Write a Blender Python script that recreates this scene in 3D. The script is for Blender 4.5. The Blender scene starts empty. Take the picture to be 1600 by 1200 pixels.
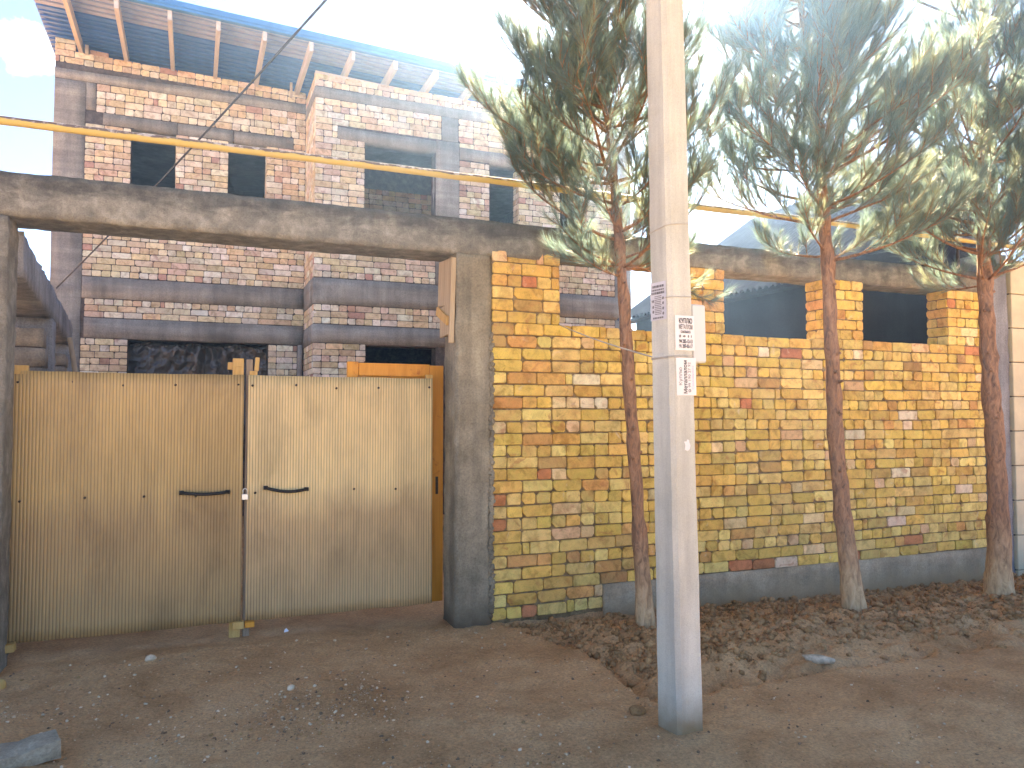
import bpy, math, random
import numpy as np
from mathutils import Matrix, Vector, Euler

R = math.radians
random.seed(7)
rng = np.random.default_rng(11)
scene = bpy.context.scene
COL = scene.collection
EYE = 1.61

# ------------------------------------------------------------------ camera
cam_d = bpy.data.cameras.new('camera')
cam = bpy.data.objects.new('camera', cam_d)
COL.objects.link(cam)
cam_d.sensor_width = 36.0
cam_d.lens = 27.0
cam_d.clip_start = 0.05
cam_d.clip_end = 4000
cam.location = (0, 0, EYE)
cam.rotation_euler = (R(90) + math.atan(50 / 1200), 0, R(-22.5))
scene.camera = cam

# ------------------------------------------------------------------ sky, sun, exposure
SUN_AZ, SUN_EL = R(33.0), R(31.3)          # azimuth from +Y towards +X
world = bpy.data.worlds.new('World')
scene.world = world
world.use_nodes = True
wn, wl = world.node_tree.nodes, world.node_tree.links
wn.clear()
sky = wn.new('ShaderNodeTexSky')
sky.sky_type = 'NISHITA'
sky.sun_disc = False
sky.sun_elevation = SUN_EL
sky.sun_rotation = SUN_AZ
sky.altitude = 1000
sky.air_density = 0.55
sky.dust_density = 0.2
sky.ozone_density = 5.0
bg = wn.new('ShaderNodeBackground')
bg.inputs[1].default_value = 0.05
wo = wn.new('ShaderNodeOutputWorld')
# one small fair-weather cloud and a few faint wisps
tc = wn.new('ShaderNodeTexCoord')
cl_n = wn.new('ShaderNodeTexNoise')
cl_n.inputs['Scale'].default_value = 9.0
cl_n.inputs['Detail'].default_value = 9.0
cl_n.inputs['Roughness'].default_value = 0.62
wl.new(tc.outputs['Generated'], cl_n.inputs['Vector'])
dst = wn.new('ShaderNodeVectorMath'); dst.operation = 'DISTANCE'
wl.new(tc.outputs['Generated'], dst.inputs[0])
CLOUD = Vector((-0.161, 0.912, 0.378)).normalized()
dst.inputs[1].default_value = CLOUD
mr = wn.new('ShaderNodeMapRange')
mr.inputs['From Min'].default_value = 0.0
mr.inputs['From Max'].default_value = 0.075
mr.inputs['To Min'].default_value = 0.30
mr.inputs['To Max'].default_value = -0.35
wl.new(dst.outputs['Value'], mr.inputs['Value'])
ad = wn.new('ShaderNodeMath'); ad.operation = 'ADD'
wl.new(cl_n.outputs['Fac'], ad.inputs[0]); wl.new(mr.outputs['Result'], ad.inputs[1])
mr2 = wn.new('ShaderNodeMapRange')
mr2.inputs['From Min'].default_value = 0.55
mr2.inputs['From Max'].default_value = 0.85
wl.new(ad.outputs[0], mr2.inputs['Value'])
mxw = wn.new('ShaderNodeMixRGB')
mxw.inputs[2].default_value = (8.0, 8.2, 8.6, 1)
wl.new(mr2.outputs['Result'], mxw.inputs[0])
wl.new(sky.outputs[0], mxw.inputs[1])
wl.new(mxw.outputs[0], bg.inputs[0])
wl.new(bg.outputs[0], wo.inputs[0])

sun_d = bpy.data.lights.new('sun', 'SUN')
sun_d.energy = 5.0
sun_d.angle = R(0.53)
sun_d.color = (1.0, 0.89, 0.74)
sun = bpy.data.objects.new('sun', sun_d)
COL.objects.link(sun)
sdir = Vector((math.sin(SUN_AZ) * math.cos(SUN_EL), math.cos(SUN_AZ) * math.cos(SUN_EL), math.sin(SUN_EL)))
sun.rotation_euler = sdir.to_track_quat('Z', 'Y').to_euler()
sun.location = (8, 12, 12)

scene.view_settings.view_transform = 'Standard'
scene.view_settings.look = 'None'
scene.view_settings.gamma = 1.0
scene.view_settings.exposure = 3.75
scene.view_settings.use_white_balance = True       # the phone balanced for open shade
scene.view_settings.white_balance_temperature = 9200
scene.view_settings.white_balance_tint = 12
scene.render.engine = 'CYCLES'
scene.render.resolution_x = 1024
scene.render.resolution_y = 768

# ------------------------------------------------------------------ noise in numpy
_lat = rng.random((64, 64, 64)).astype(np.float32)
def vnoise(p):
    p = np.asarray(p, dtype=np.float64)
    i = np.floor(p).astype(int); f = p - i; f = f * f * (3 - 2 * f)
    out = 0
    for dx in (0, 1):
        for dy in (0, 1):
            for dz in (0, 1):
                w = (f[..., 0] if dx else 1 - f[..., 0]) * (f[..., 1] if dy else 1 - f[..., 1]) * (f[..., 2] if dz else 1 - f[..., 2])
                out = out + w * _lat[(i[..., 0] + dx) % 64, (i[..., 1] + dy) % 64, (i[..., 2] + dz) % 64]
    return out * 2 - 1
def fbm(p, octv=4, gain=0.5):
    p = np.asarray(p, dtype=np.float64); s = 0; a = 1
    for k in range(octv):
        s = s + a * vnoise(p * (2 ** k) + 17.3 * k); a *= gain
    return s
def sstep(a, b, x):
    t = np.clip((x - a) / (b - a), 0, 1); return t * t * (3 - 2 * t)

# ------------------------------------------------------------------ materials
def nmat(name, rough=0.85, spec=0.3):
    m = bpy.data.materials.new(name); m.use_nodes = True
    n, l = m.node_tree.nodes, m.node_tree.links
    b = n['Principled BSDF']
    b.inputs['Roughness'].default_value = rough
    b.inputs['Specular IOR Level'].default_value = spec
    return m, n, l, b
def ramp(n, stops):
    r = n.new('ShaderNodeValToRGB'); e = r.color_ramp.elements
    while len(e) < len(stops): e.new(0.5)
    for k, (p, c) in enumerate(stops):
        e[k].position = p; e[k].color = (*c, 1) if len(c) == 3 else c
    return r
def noise(n, l, vec, scale, detail=5, rough=0.55, dist=0.0):
    t = n.new('ShaderNodeTexNoise')
    t.inputs['Scale'].default_value = scale; t.inputs['Detail'].default_value = detail
    t.inputs['Roughness'].default_value = rough; t.inputs['Distortion'].default_value = dist
    if vec is not None: l.new(vec, t.inputs['Vector'])
    return t
def mix(n, l, fac, a, b, mode='MIX'):
    x = n.new('ShaderNodeMixRGB'); x.blend_type = mode
    for k, v in enumerate((fac, a, b)):
        if hasattr(v, 'is_output') or hasattr(v, 'links'): l.new(v, x.inputs[k])
        elif k == 0: x.inputs[0].default_value = v
        else: x.inputs[k].default_value = (*v, 1)
    return x.outputs[0]
def bump(n, l, h, b, strength=0.4, dist=0.01, prev=None):
    bp = n.new('ShaderNodeBump'); bp.inputs['Strength'].default_value = strength
    bp.inputs['Distance'].default_value = dist
    l.new(h, bp.inputs['Height'])
    if prev is not None: l.new(prev, bp.inputs['Normal'])
    if b is not None: l.new(bp.outputs[0], b.inputs['Normal'])
    return bp.outputs[0]
def pos(n): return n.new('ShaderNodeNewGeometry').outputs['Position']
def mapping(n, l, v, sc):
    mp = n.new('ShaderNodeMapping'); mp.inputs['Scale'].default_value = sc
    l.new(v, mp.inputs['Vector']); return mp.outputs[0]

def concrete(name, dark, mid, light, scale=2.0, streak=0.5, dirt=None, dirt_z=(0.0, 0.35), board=0.0, pit=0.5, grain=70, grain_amt=0.6, top=None):
    m, n, l, b = nmat(name, 0.92, 0.2)
    p = pos(n)
    a = noise(n, l, p, scale, 8, 0.62, 0.3)
    r = ramp(n, [(0.34, dark), (0.5, mid), (0.66, light)])
    l.new(a.outputs[0], r.inputs[0])
    v = mapping(n, l, p, (9, 9, 0.8))
    s = noise(n, l, v, 1.0, 5, 0.6)
    sr = ramp(n, [(0.40, (0.55, 0.55, 0.56)), (0.60, (1.12, 1.11, 1.08))])
    l.new(s.outputs[0], sr.inputs[0])
    c = mix(n, l, streak, r.outputs[0], sr.outputs[0], 'MULTIPLY')
    fine = noise(n, l, p, grain, 6, 0.7)
    fr = ramp(n, [(0.33, (0.55, 0.54, 0.52)), (0.55, (1.05, 1.05, 1.05)), (0.75, (1.35, 1.34, 1.3))])
    l.new(fine.outputs[0], fr.inputs[0])
    c = mix(n, l, grain_amt, c, fr.outputs[0], 'MULTIPLY')
    if top:         # rain stain running along the upper part of the beam
        sz_ = n.new('ShaderNodeSeparateXYZ'); l.new(p, sz_.inputs[0])
        tn = noise(n, l, mapping(n, l, p, (1.6, 3, 5)), 2.2, 7, 0.65, 0.5)
        ma = n.new('ShaderNodeMath'); ma.operation = 'MULTIPLY_ADD'; l.new(tn.outputs[0], ma.inputs[0]); ma.inputs[1].default_value = 0.42; l.new(sz_.outputs[2], ma.inputs[2])
        mp_ = n.new('ShaderNodeMapRange'); mp_.inputs[1].default_value = top[0] + 0.21; mp_.inputs[2].default_value = top[1] + 0.21; l.new(ma.outputs[0], mp_.inputs[0])
        c = mix(n, l, mp_.outputs[0], c, mix(n, l, 1.0, c, (0.45, 0.45, 0.46), 'MULTIPLY'))
    if board:
        bv = mapping(n, l, p, (0.6, 0.6, 9.0))
        bn = noise(n, l, bv, 1.0, 3, 0.5)
        br = ramp(n, [(0.42, (0.72, 0.72, 0.74)), (0.58, (1.1, 1.1, 1.1))]); l.new(bn.outputs[0], br.inputs[0])
        c = mix(n, l, board, c, br.outputs[0], 'MULTIPLY')
    if dirt:
        sx = n.new('ShaderNodeSeparateXYZ'); l.new(p, sx.inputs[0])
        mm = n.new('ShaderNodeMapRange'); mm.inputs[1].default_value = dirt_z[0]; mm.inputs[2].default_value = dirt_z[1]
        mm.inputs[3].default_value = 1.0; mm.inputs[4].default_value = -0.35
        l.new(sx.outputs[2], mm.inputs[0])
        dn = noise(n, l, p, 5, 6, 0.6)
        am = n.new('ShaderNodeMath'); am.operation = 'ADD'; am.use_clamp = True
        l.new(mm.outputs[0], am.inputs[0])
        sb = n.new('ShaderNodeMath'); sb.operation = 'SUBTRACT'; l.new(dn.outputs[0], sb.inputs[0]); sb.inputs[1].default_value = 0.45
        l.new(sb.outputs[0], am.inputs[1])
        c = mix(n, l, am.outputs[0], c, dirt)
    l.new(c, b.inputs['Base Color'])
    vo = n.new('ShaderNodeTexVoronoi'); vo.inputs['Scale'].default_value = 38; l.new(p, vo.inputs['Vector'])
    vr = ramp(n, [(0.05, (0, 0, 0)), (0.25, (1, 1, 1))]); l.new(vo.outputs['Distance'], vr.inputs[0])
    n1 = bump(n, l, vr.outputs[0], None, pit, 0.004)
    n2 = bump(n, l, fine.outputs[0], None, 0.6, 0.006, n1)
    bump(n, l, a.outputs[0], b, 0.5, 0.03, n2)
    return m

def brick_mat(name, source, spots, white, redc, weather=0.35):
    m, n, l, b = nmat(name, 0.9, 0.2)
    p = pos(n)
    if source == 'object':
        oi = n.new('ShaderNodeObjectInfo'); base = oi.outputs['Color']
    else:
        at = n.new('ShaderNodeAttribute'); at.attribute_name = 'bcol'; base = at.outputs['Color']
    big = noise(n, l, p, 11, 4, 0.6, 0.6)
    r1 = ramp(n, [(0.32, (0.62, 0.56, 0.48)), (0.50, (1, 1, 1)), (0.70, (1.18, 1.18, 1.2))]); l.new(big.outputs[0], r1.inputs[0])
    c = mix(n, l, 0.85, base, r1.outputs[0], 'MULTIPLY')
    hu = noise(n, l, p, 5.0, 5, 0.65, 1.5)
    r0_ = ramp(n, [(0.46, (0, 0, 0)), (0.66, (1, 1, 1))]); l.new(hu.outputs[0], r0_.inputs[0])
    f0 = n.new('ShaderNodeMath'); f0.operation = 'MULTIPLY'; l.new(r0_.outputs[0], f0.inputs[0]); f0.inputs[1].default_value = spots * 0.8
    c = mix(n, l, f0.outputs[0], c, mix(n, l, 0.5, c, tuple(min(1, x * 1.5) for x in redc)))
    p2 = n.new('ShaderNodeVectorMath'); p2.operation = 'ADD'; l.new(p, p2.inputs[0]); p2.inputs[1].default_value = (31, 17, 5)
    rd = noise(n, l, p2.outputs[0], 6.5, 3, 0.5, 1.2)
    r2 = ramp(n, [(0.62, (0, 0, 0)), (0.70, (1, 1, 1))]); l.new(rd.outputs[0], r2.inputs[0])
    f2 = n.new('ShaderNodeMath'); f2.operation = 'MULTIPLY'; l.new(r2.outputs[0], f2.inputs[0]); f2.inputs[1].default_value = spots
    c = mix(n, l, f2.outputs[0], c, redc)
    p3 = n.new('ShaderNodeVectorMath'); p3.operation = 'ADD'; l.new(p, p3.inputs[0]); p3.inputs[1].default_value = (3, 57, 23)
    wt = noise(n, l, p3.outputs[0], 8.0, 4, 0.6, 0.8)
    r3 = ramp(n, [(0.64, (0, 0, 0)), (0.74, (1, 1, 1))]); l.new(wt.outputs[0], r3.inputs[0])
    f3 = n.new('ShaderNodeMath'); f3.operation = 'MULTIPLY'; l.new(r3.outputs[0], f3.inputs[0]); f3.inputs[1].default_value = white
    c = mix(n, l, f3.outputs[0], c, (0.74, 0.64, 0.50))
    dk = noise(n, l, p, 19, 6, 0.7, 1.0)
    r4 = ramp(n, [(0.27, (0.42, 0.34, 0.24)), (0.40, (1, 1, 1))]); l.new(dk.outputs[0], r4.inputs[0])
    c = mix(n, l, weather + 0.4, c, r4.outputs[0], 'MULTIPLY')
    fine = noise(n, l, p, 120, 4, 0.7)
    r5 = ramp(n, [(0.3, (0.72, 0.7, 0.66)), (0.55, (1.04, 1.04, 1.04))]); l.new(fine.outputs[0], r5.inputs[0])
    c = mix(n, l, 0.7, c, r5.outputs[0], 'MULTIPLY')
    l.new(c, b.inputs['Base Color'])
    n1 = bump(n, l, fine.outputs[0], None, 0.45, 0.003)
    bump(n, l, dk.outputs[0], b, 0.5, 0.008, n1)
    return m

def wood(name, a, bcol, scale=1.0, rough=0.7, axis=2, stain=None):
    m, n, l, b = nmat(name, rough, 0.25)
    tcn = n.new('ShaderNodeTexCoord')
    sc = [14 * scale] * 3; sc[axis] = 1.2 * scale
    v = mapping(n, l, tcn.outputs['Object'], sc)
    t = noise(n, l, v, 1.0, 6, 0.65, 1.2)
    r = ramp(n, [(0.3, a), (0.7, bcol)]); l.new(t.outputs[0], r.inputs[0])
    c = r.outputs[0]
    if stain:
        s = noise(n, l, pos(n), 7, 5, 0.6, 0.5)
        sr = ramp(n, [(0.60, (0, 0, 0)), (0.72, (1, 1, 1))]); l.new(s.outputs[0], sr.inputs[0])
        c = mix(n, l, sr.outputs[0], c, stain)
    l.new(c, b.inputs['Base Color'])
    bump(n, l, t.outputs[0], b, 0.35, 0.004)
    return m
def plain(name, c, rough=0.6, metal=0.0, var=0.15, scale=12, spec=0.4):
    m, n, l, b = nmat(name, rough, spec)
    b.inputs['Metallic'].default_value = metal
    t = noise(n, l, pos(n), scale, 5, 0.6)
    r = ramp(n, [(0.3, tuple(x * (1 - var) for x in c)), (0.7, tuple(min(1, x * (1 + var)) for x in c))])
    l.new(t.outputs[0], r.inputs[0]); l.new(r.outputs[0], b.inputs['Base Color'])
    bump(n, l, t.outputs[0], b, 0.15, 0.004)
    return m

M = {}
M['conc_beam'] = concrete('weathered_beam_concrete', (0.18, 0.165, 0.135), (0.25, 0.23, 0.185), (0.36, 0.335, 0.275), 9.0, 0.3, grain=130, top=(2.99, 3.09))
M['conc_col'] = concrete('rough_column_concrete', (0.19, 0.165, 0.115), (0.28, 0.245, 0.175), (0.39, 0.345, 0.25), 2.6, 0.55, dirt=(0.13, 0.095, 0.06), dirt_z=(0.0, 0.45))
M['conc_house'] = concrete('house_concrete', (0.23, 0.205, 0.18), (0.32, 0.288, 0.252), (0.43, 0.39, 0.345), 1.3, 0.35, board=0.5, pit=0.3)
M['conc_side'] = concrete('side_wall_concrete', (0.18, 0.185, 0.20), (0.27, 0.275, 0.29), (0.36, 0.365, 0.38), 1.8, 0.5)
M['conc_block'] = concrete('concrete_block', (0.18, 0.15, 0.12), (0.26, 0.22, 0.175), (0.34, 0.29, 0.235), 3.0, 0.3)
M['plinth'] = concrete('muddy_plinth_concrete', (0.30, 0.235, 0.155), (0.40, 0.315, 0.215), (0.50, 0.40, 0.28), 2.4, 0.3, dirt=(0.42, 0.28, 0.15), dirt_z=(-0.1, 0.2))
M['pole'] = concrete('pole_concrete', (0.50, 0.51, 0.435), (0.59, 0.60, 0.515), (0.67, 0.68, 0.595), 1.5, 0.35, dirt=(0.30, 0.215, 0.12), dirt_z=(0.0, 0.30), pit=0.25, grain=170, grain_amt=0.3)
M['mortar'] = concrete('fence_mortar', (0.14, 0.095, 0.05), (0.24, 0.165, 0.085), (0.36, 0.26, 0.15), 14, 0.1)
M['rubble'] = concrete('broken_concrete', (0.28, 0.22, 0.15), (0.38, 0.31, 0.22), (0.48, 0.40, 0.29), 6, 0.2)
M['mortar_house'] = concrete('house_mortar', (0.07, 0.052, 0.044), (0.11, 0.085, 0.072), (0.17, 0.135, 0.115), 10, 0.1)
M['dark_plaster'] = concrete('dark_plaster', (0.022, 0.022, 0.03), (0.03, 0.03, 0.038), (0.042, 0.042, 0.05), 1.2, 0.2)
M['cream'] = plain('cream_stone', (0.62, 0.53, 0.36), 0.85, 0, 0.12, 5)
M['brick'] = brick_mat('fence_brick', 'object', 0.5, 0.5, (0.42, 0.13, 0.055))
M['brick_j'] = brick_mat('fence_brick_far', 'attr', 0.5, 0.5, (0.42, 0.13, 0.055))
M['hbrick'] = brick_mat('house_brick', 'object', 0.45, 0.8, (0.42, 0.20, 0.17), 0.1)
M['hbrick_j'] = brick_mat('house_brick_far', 'attr', 0.45, 0.8, (0.42, 0.20, 0.17), 0.1)
M['wood_pale'] = wood('pale_timber', (0.36, 0.26, 0.15), (0.58, 0.45, 0.29))
M['wood_yellow'] = wood('fresh_yellow_timber', (0.50, 0.29, 0.09), (0.70, 0.45, 0.17), 1.2)
M['wood_orange'] = wood('orange_varnished_timber', (0.62, 0.24, 0.03), (0.80, 0.36, 0.06), 1.0, 0.45, 2, (0.40, 0.09, 0.02))
M['wood_grey'] = wood('grey_weathered_timber', (0.22, 0.165, 0.115), (0.38, 0.29, 0.20))
M['wood_rafter'] = wood('rafter_timber', (0.50, 0.43, 0.38), (0.66, 0.58, 0.52), 1.0, 0.75, 1)
M['bark'] = None
M['blue_metal'] = plain('blue_painted_metal', (0.02, 0.16, 0.42), 0.4, 0.0, 0.2, 2.5)
M['blue_under'] = plain('blue_sheet_underside', (0.03, 0.125, 0.46), 0.5, 0.0, 0.15, 2.5)
M['batten'] = plain('lilac_grey_batten', (0.34, 0.36, 0.52), 0.8, 0, 0.12, 6)
M['zinc'] = plain('corrugated_zinc', (0.12, 0.125, 0.14), 0.8, 0.0, 0.15, 3, 0.0)
M['black_iron'] = plain('black_iron', (0.03, 0.028, 0.026), 0.5, 0.4, 0.3, 30)
M['steel'] = plain('padlock_steel', (0.75, 0.74, 0.70), 0.35, 0.6, 0.08, 30)
M['rusty'] = plain('rusty_screw', (0.07, 0.05, 0.035), 0.6, 0.5, 0.3, 50)
M['wire'] = plain('galvanised_wire', (0.55, 0.52, 0.46), 0.5, 0.4, 0.15, 30)
M['cable'] = plain('black_cable', (0.035, 0.035, 0.038), 0.6, 0, 0.2, 10)
M['boxpaint'] = plain('grey_box_paint', (0.66, 0.68, 0.64), 0.5, 0, 0.05, 4)
M['paper'] = plain('notice_paper', (0.82, 0.81, 0.78), 0.85, 0, 0.05, 8)
M['paper_blue'] = plain('faded_notice_paper', (0.66, 0.67, 0.70), 0.85, 0, 0.06, 8)
M['ink'] = plain('black_ink', (0.03, 0.03, 0.03), 0.8, 0, 0.2, 40)
M['ink_grey'] = plain('grey_ink', (0.20, 0.20, 0.20), 0.8, 0, 0.2, 40)
M['ink_violet'] = plain('faint_violet_ink', (0.60, 0.48, 0.66), 0.8, 0, 0.1, 40)
M['white_stone'] = plain('white_stone', (0.74, 0.58, 0.40), 0.85, 0, 0.25, 25)
M['grey_stone'] = plain('grey_stone', (0.50, 0.41, 0.30), 0.9, 0, 0.45, 22)
def attr_mat(name, rough=0.92):
    m, n, l, b = nmat(name, rough, 0.15)
    at = n.new('ShaderNodeAttribute'); at.attribute_name = 'bcol'; l.new(at.outputs['Color'], b.inputs['Base Color'])
    return m
M['pebble'] = attr_mat('small_gravel')
M['litter'] = plain('white_scrap', (0.8, 0.8, 0.82), 0.6, 0, 0.05, 20)

def make_bark():
    m, n, l, b = nmat('pine_bark', 0.95, 0.15)
    tcn = n.new('ShaderNodeTexCoord'); p = tcn.outputs['Object']
    v = mapping(n, l, p, (16, 16, 5))
    t = noise(n, l, v, 1.6, 8, 0.7, 1.0)
    r = ramp(n, [(0.30, (0.085, 0.055, 0.042)), (0.46, (0.26, 0.15, 0.095)), (0.60, (0.41, 0.225, 0.13)), (0.78, (0.50, 0.33, 0.21))])
    l.new(t.outputs[0], r.inputs[0])
    sx = n.new('ShaderNodeSeparateXYZ'); l.new(p, sx.inputs[0])
    nz = noise(n, l, p, 3.5, 5, 0.6)
    mm = n.new('ShaderNodeMapRange'); mm.inputs[1].default_value = 0.15; mm.inputs[2].default_value = 0.95; mm.inputs[3].default_value = 1.0; mm.inputs[4].default_value = -0.5
    l.new(sx.outputs[2], mm.inputs[0])
    a = n.new('ShaderNodeMath'); a.operation = 'ADD'; a.use_clamp = True
    s = n.new('ShaderNodeMath'); s.operation = 'SUBTRACT'; l.new(nz.outputs[0], s.inputs[0]); s.inputs[1].default_value = 0.5
    l.new(mm.outputs[0], a.inputs[0]); l.new(s.outputs[0], a.inputs[1])
    lr = ramp(n, [(0.30, (0.30, 0.18, 0.10)), (0.52, (0.60, 0.42, 0.24)), (0.75, (0.72, 0.56, 0.36))]); l.new(t.outputs[0], lr.inputs[0])
    c = mix(n, l, a.outputs[0], r.outputs[0], lr.outputs[0])
    l.new(c, b.inputs['Base Color'])
    bump(n, l, t.outputs[0], b, 0.9, 0.02)
    return m
M['bark'] = make_bark()
def make_needles():
    m, n, l, b = nmat('pine_needles', 0.5, 0.4)
    at = n.new('ShaderNodeAttribute'); at.attribute_name = 'bcol'
    l.new(at.outputs['Color'], b.inputs['Base Color'])
    tr = n.new('ShaderNodeBsdfTranslucent'); l.new(at.outputs['Color'], tr.inputs[0])
    mx = n.new('ShaderNodeMixShader'); mx.inputs[0].default_value = 0.42
    l.new(b.outputs[0], mx.inputs[1]); l.new(tr.outputs[0], mx.inputs[2])
    l.new(mx.outputs[0], n['Material Output'].inputs[0])
    return m
M['needles'] = make_needles()
def make_soil(name, cols, sc, bs, street=None):
    m, n, l, b = nmat(name, 0.95, 0.15)
    p = pos(n)
    a = noise(n, l, p, sc, 9, 0.65, 0.4)
    r = ramp(n, [(0.28, cols[0]), (0.45, cols[1]), (0.58, cols[2]), (0.75, cols[3])]); l.new(a.outputs[0], r.inputs[0])
    f = noise(n, l, p, 60, 6, 0.75)
    fr = ramp(n, [(0.3, (0.55, 0.52, 0.50)), (0.52, (1, 1, 1)), (0.74, (1.4, 1.35, 1.25))]); l.new(f.outputs[0], fr.inputs[0])
    c = mix(n, l, 0.9, r.outputs[0], fr.outputs[0], 'MULTIPLY')
    if street:      # unseen street behind the camera painted pale, added to bounce sun onto the fence
        sx = n.new('ShaderNodeSeparateXYZ'); l.new(p, sx.inputs[0])
        mm = n.new('ShaderNodeMapRange'); mm.inputs[1].default_value = 1.6; mm.inputs[2].default_value = 0.4
        ad = n.new('ShaderNodeMath'); ad.operation = 'MULTIPLY_ADD'; l.new(a.outputs[0], ad.inputs[0]); ad.inputs[1].default_value = 1.2; l.new(sx.outputs[1], ad.inputs[2])
        l.new(ad.outputs[0], mm.inputs[0])
        c = mix(n, l, mm.outputs[0], c, mix(n, l, 0.6, street, fr.outputs[0], 'MULTIPLY'))
    l.new(c, b.inputs['Base Color'])
    n1 = bump(n, l, f.outputs[0], None, 0.6, 0.01)
    g = noise(n, l, p, 16, 6, 0.7)
    bump(n, l, g.outputs[0], b, 1.0, bs, n1)
    return m
M['dirt'] = make_soil('packed_dirt', [(0.40, 0.21, 0.092), (0.55, 0.31, 0.15), (0.63, 0.375, 0.19), (0.70, 0.44, 0.24)], 1.7, 0.02, street=(0.50, 0.39, 0.27))
M['clod'] = make_soil('crumbly_soil', [(0.26, 0.135, 0.058), (0.40, 0.22, 0.10), (0.52, 0.30, 0.145), (0.62, 0.375, 0.18)], 4.0, 0.02)

PITCH = 0.0205
def make_gate(name, up, low, phase=0.0):
    m, n, l, b = nmat(name, 0.42, 0.4)
    p = pos(n)
    sx = n.new('ShaderNodeSeparateXYZ'); l.new(p, sx.inputs[0])
    v = mapping(n, l, p, (1.5, 1.5, 0.7))
    a = noise(n, l, v, 2.0, 6, 0.6, 0.4)
    # less light through the lower sheet painted as darker colour, soft uneven edge
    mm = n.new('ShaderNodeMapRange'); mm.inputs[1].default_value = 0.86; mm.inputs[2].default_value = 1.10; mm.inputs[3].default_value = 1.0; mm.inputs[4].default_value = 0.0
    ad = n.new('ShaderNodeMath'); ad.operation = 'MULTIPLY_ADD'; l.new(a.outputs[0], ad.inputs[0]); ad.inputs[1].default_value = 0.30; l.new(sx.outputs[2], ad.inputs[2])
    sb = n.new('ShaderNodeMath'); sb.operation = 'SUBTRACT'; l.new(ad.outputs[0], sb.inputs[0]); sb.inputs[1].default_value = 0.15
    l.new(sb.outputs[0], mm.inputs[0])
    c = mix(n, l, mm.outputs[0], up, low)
    r = ramp(n, [(0.3, (0.72, 0.70, 0.68)), (0.5, (1, 1, 1)), (0.75, (1.2, 1.2, 1.15))]); l.new(a.outputs[0], r.inputs[0])
    c = mix(n, l, 0.8, c, r.outputs[0], 'MULTIPLY')
    v2 = mapping(n, l, p, (40, 40, 3))
    s = noise(n, l, v2, 1.0, 6, 0.7)
    sr = ramp(n, [(0.30, (0.75, 0.73, 0.70)), (0.5, (1, 1, 1)), (0.76, (1.35, 1.33, 1.25))]); l.new(s.outputs[0], sr.inputs[0])
    c = mix(n, l, 0.45, c, sr.outputs[0], 'MULTIPLY')
    # pale scuffs
    sc = noise(n, l, mapping(n, l, p, (9, 9, 26)), 1.3, 5, 0.7, 2.0)
    scr = ramp(n, [(0.70, (0, 0, 0)), (0.78, (1, 1, 1))]); l.new(sc.outputs[0], scr.inputs[0])
    c = mix(n, l, scr.outputs[0], c, (0.42, 0.35, 0.22))
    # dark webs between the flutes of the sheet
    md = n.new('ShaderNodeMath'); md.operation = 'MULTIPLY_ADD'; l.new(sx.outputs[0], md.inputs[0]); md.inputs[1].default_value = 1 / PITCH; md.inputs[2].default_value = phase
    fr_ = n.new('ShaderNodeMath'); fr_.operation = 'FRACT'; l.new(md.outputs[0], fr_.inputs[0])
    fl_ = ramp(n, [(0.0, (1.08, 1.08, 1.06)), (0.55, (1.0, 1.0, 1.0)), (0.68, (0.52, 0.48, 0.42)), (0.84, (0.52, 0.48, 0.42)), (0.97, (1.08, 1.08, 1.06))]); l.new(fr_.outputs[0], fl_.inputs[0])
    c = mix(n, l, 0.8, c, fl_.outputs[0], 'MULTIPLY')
    l.new(c, b.inputs['Base Color'])
    rr = n.new('ShaderNodeMapRange'); rr.inputs[3].default_value = 0.36; rr.inputs[4].default_value = 0.62
    l.new(mm.outputs[0], rr.inputs[0]); l.new(rr.outputs[0], b.inputs['Roughness'])
    tr = n.new('ShaderNodeBsdfTranslucent'); l.new(c, tr.inputs[0])
    mx = n.new('ShaderNodeMixShader'); mx.inputs[0].default_value = 0.22
    l.new(b.outputs[0], mx.inputs[1]); l.new(tr.outputs[0], mx.inputs[2])
    l.new(mx.outputs[0], n['Material Output'].inputs[0])
    bump(n, l, a.outputs[0], b, 0.25, 0.03)
    return m
M['gate_l'] = make_gate('bronze_ribbed_sheet_left', (0.62, 0.42, 0.175), (0.54, 0.355, 0.165), -(-1.10 / PITCH) % 1)
M['gate_r'] = make_gate('bronze_ribbed_sheet', (0.86, 0.66, 0.34), (0.66, 0.46, 0.24), -(0.366 / PITCH) % 1)
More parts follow.
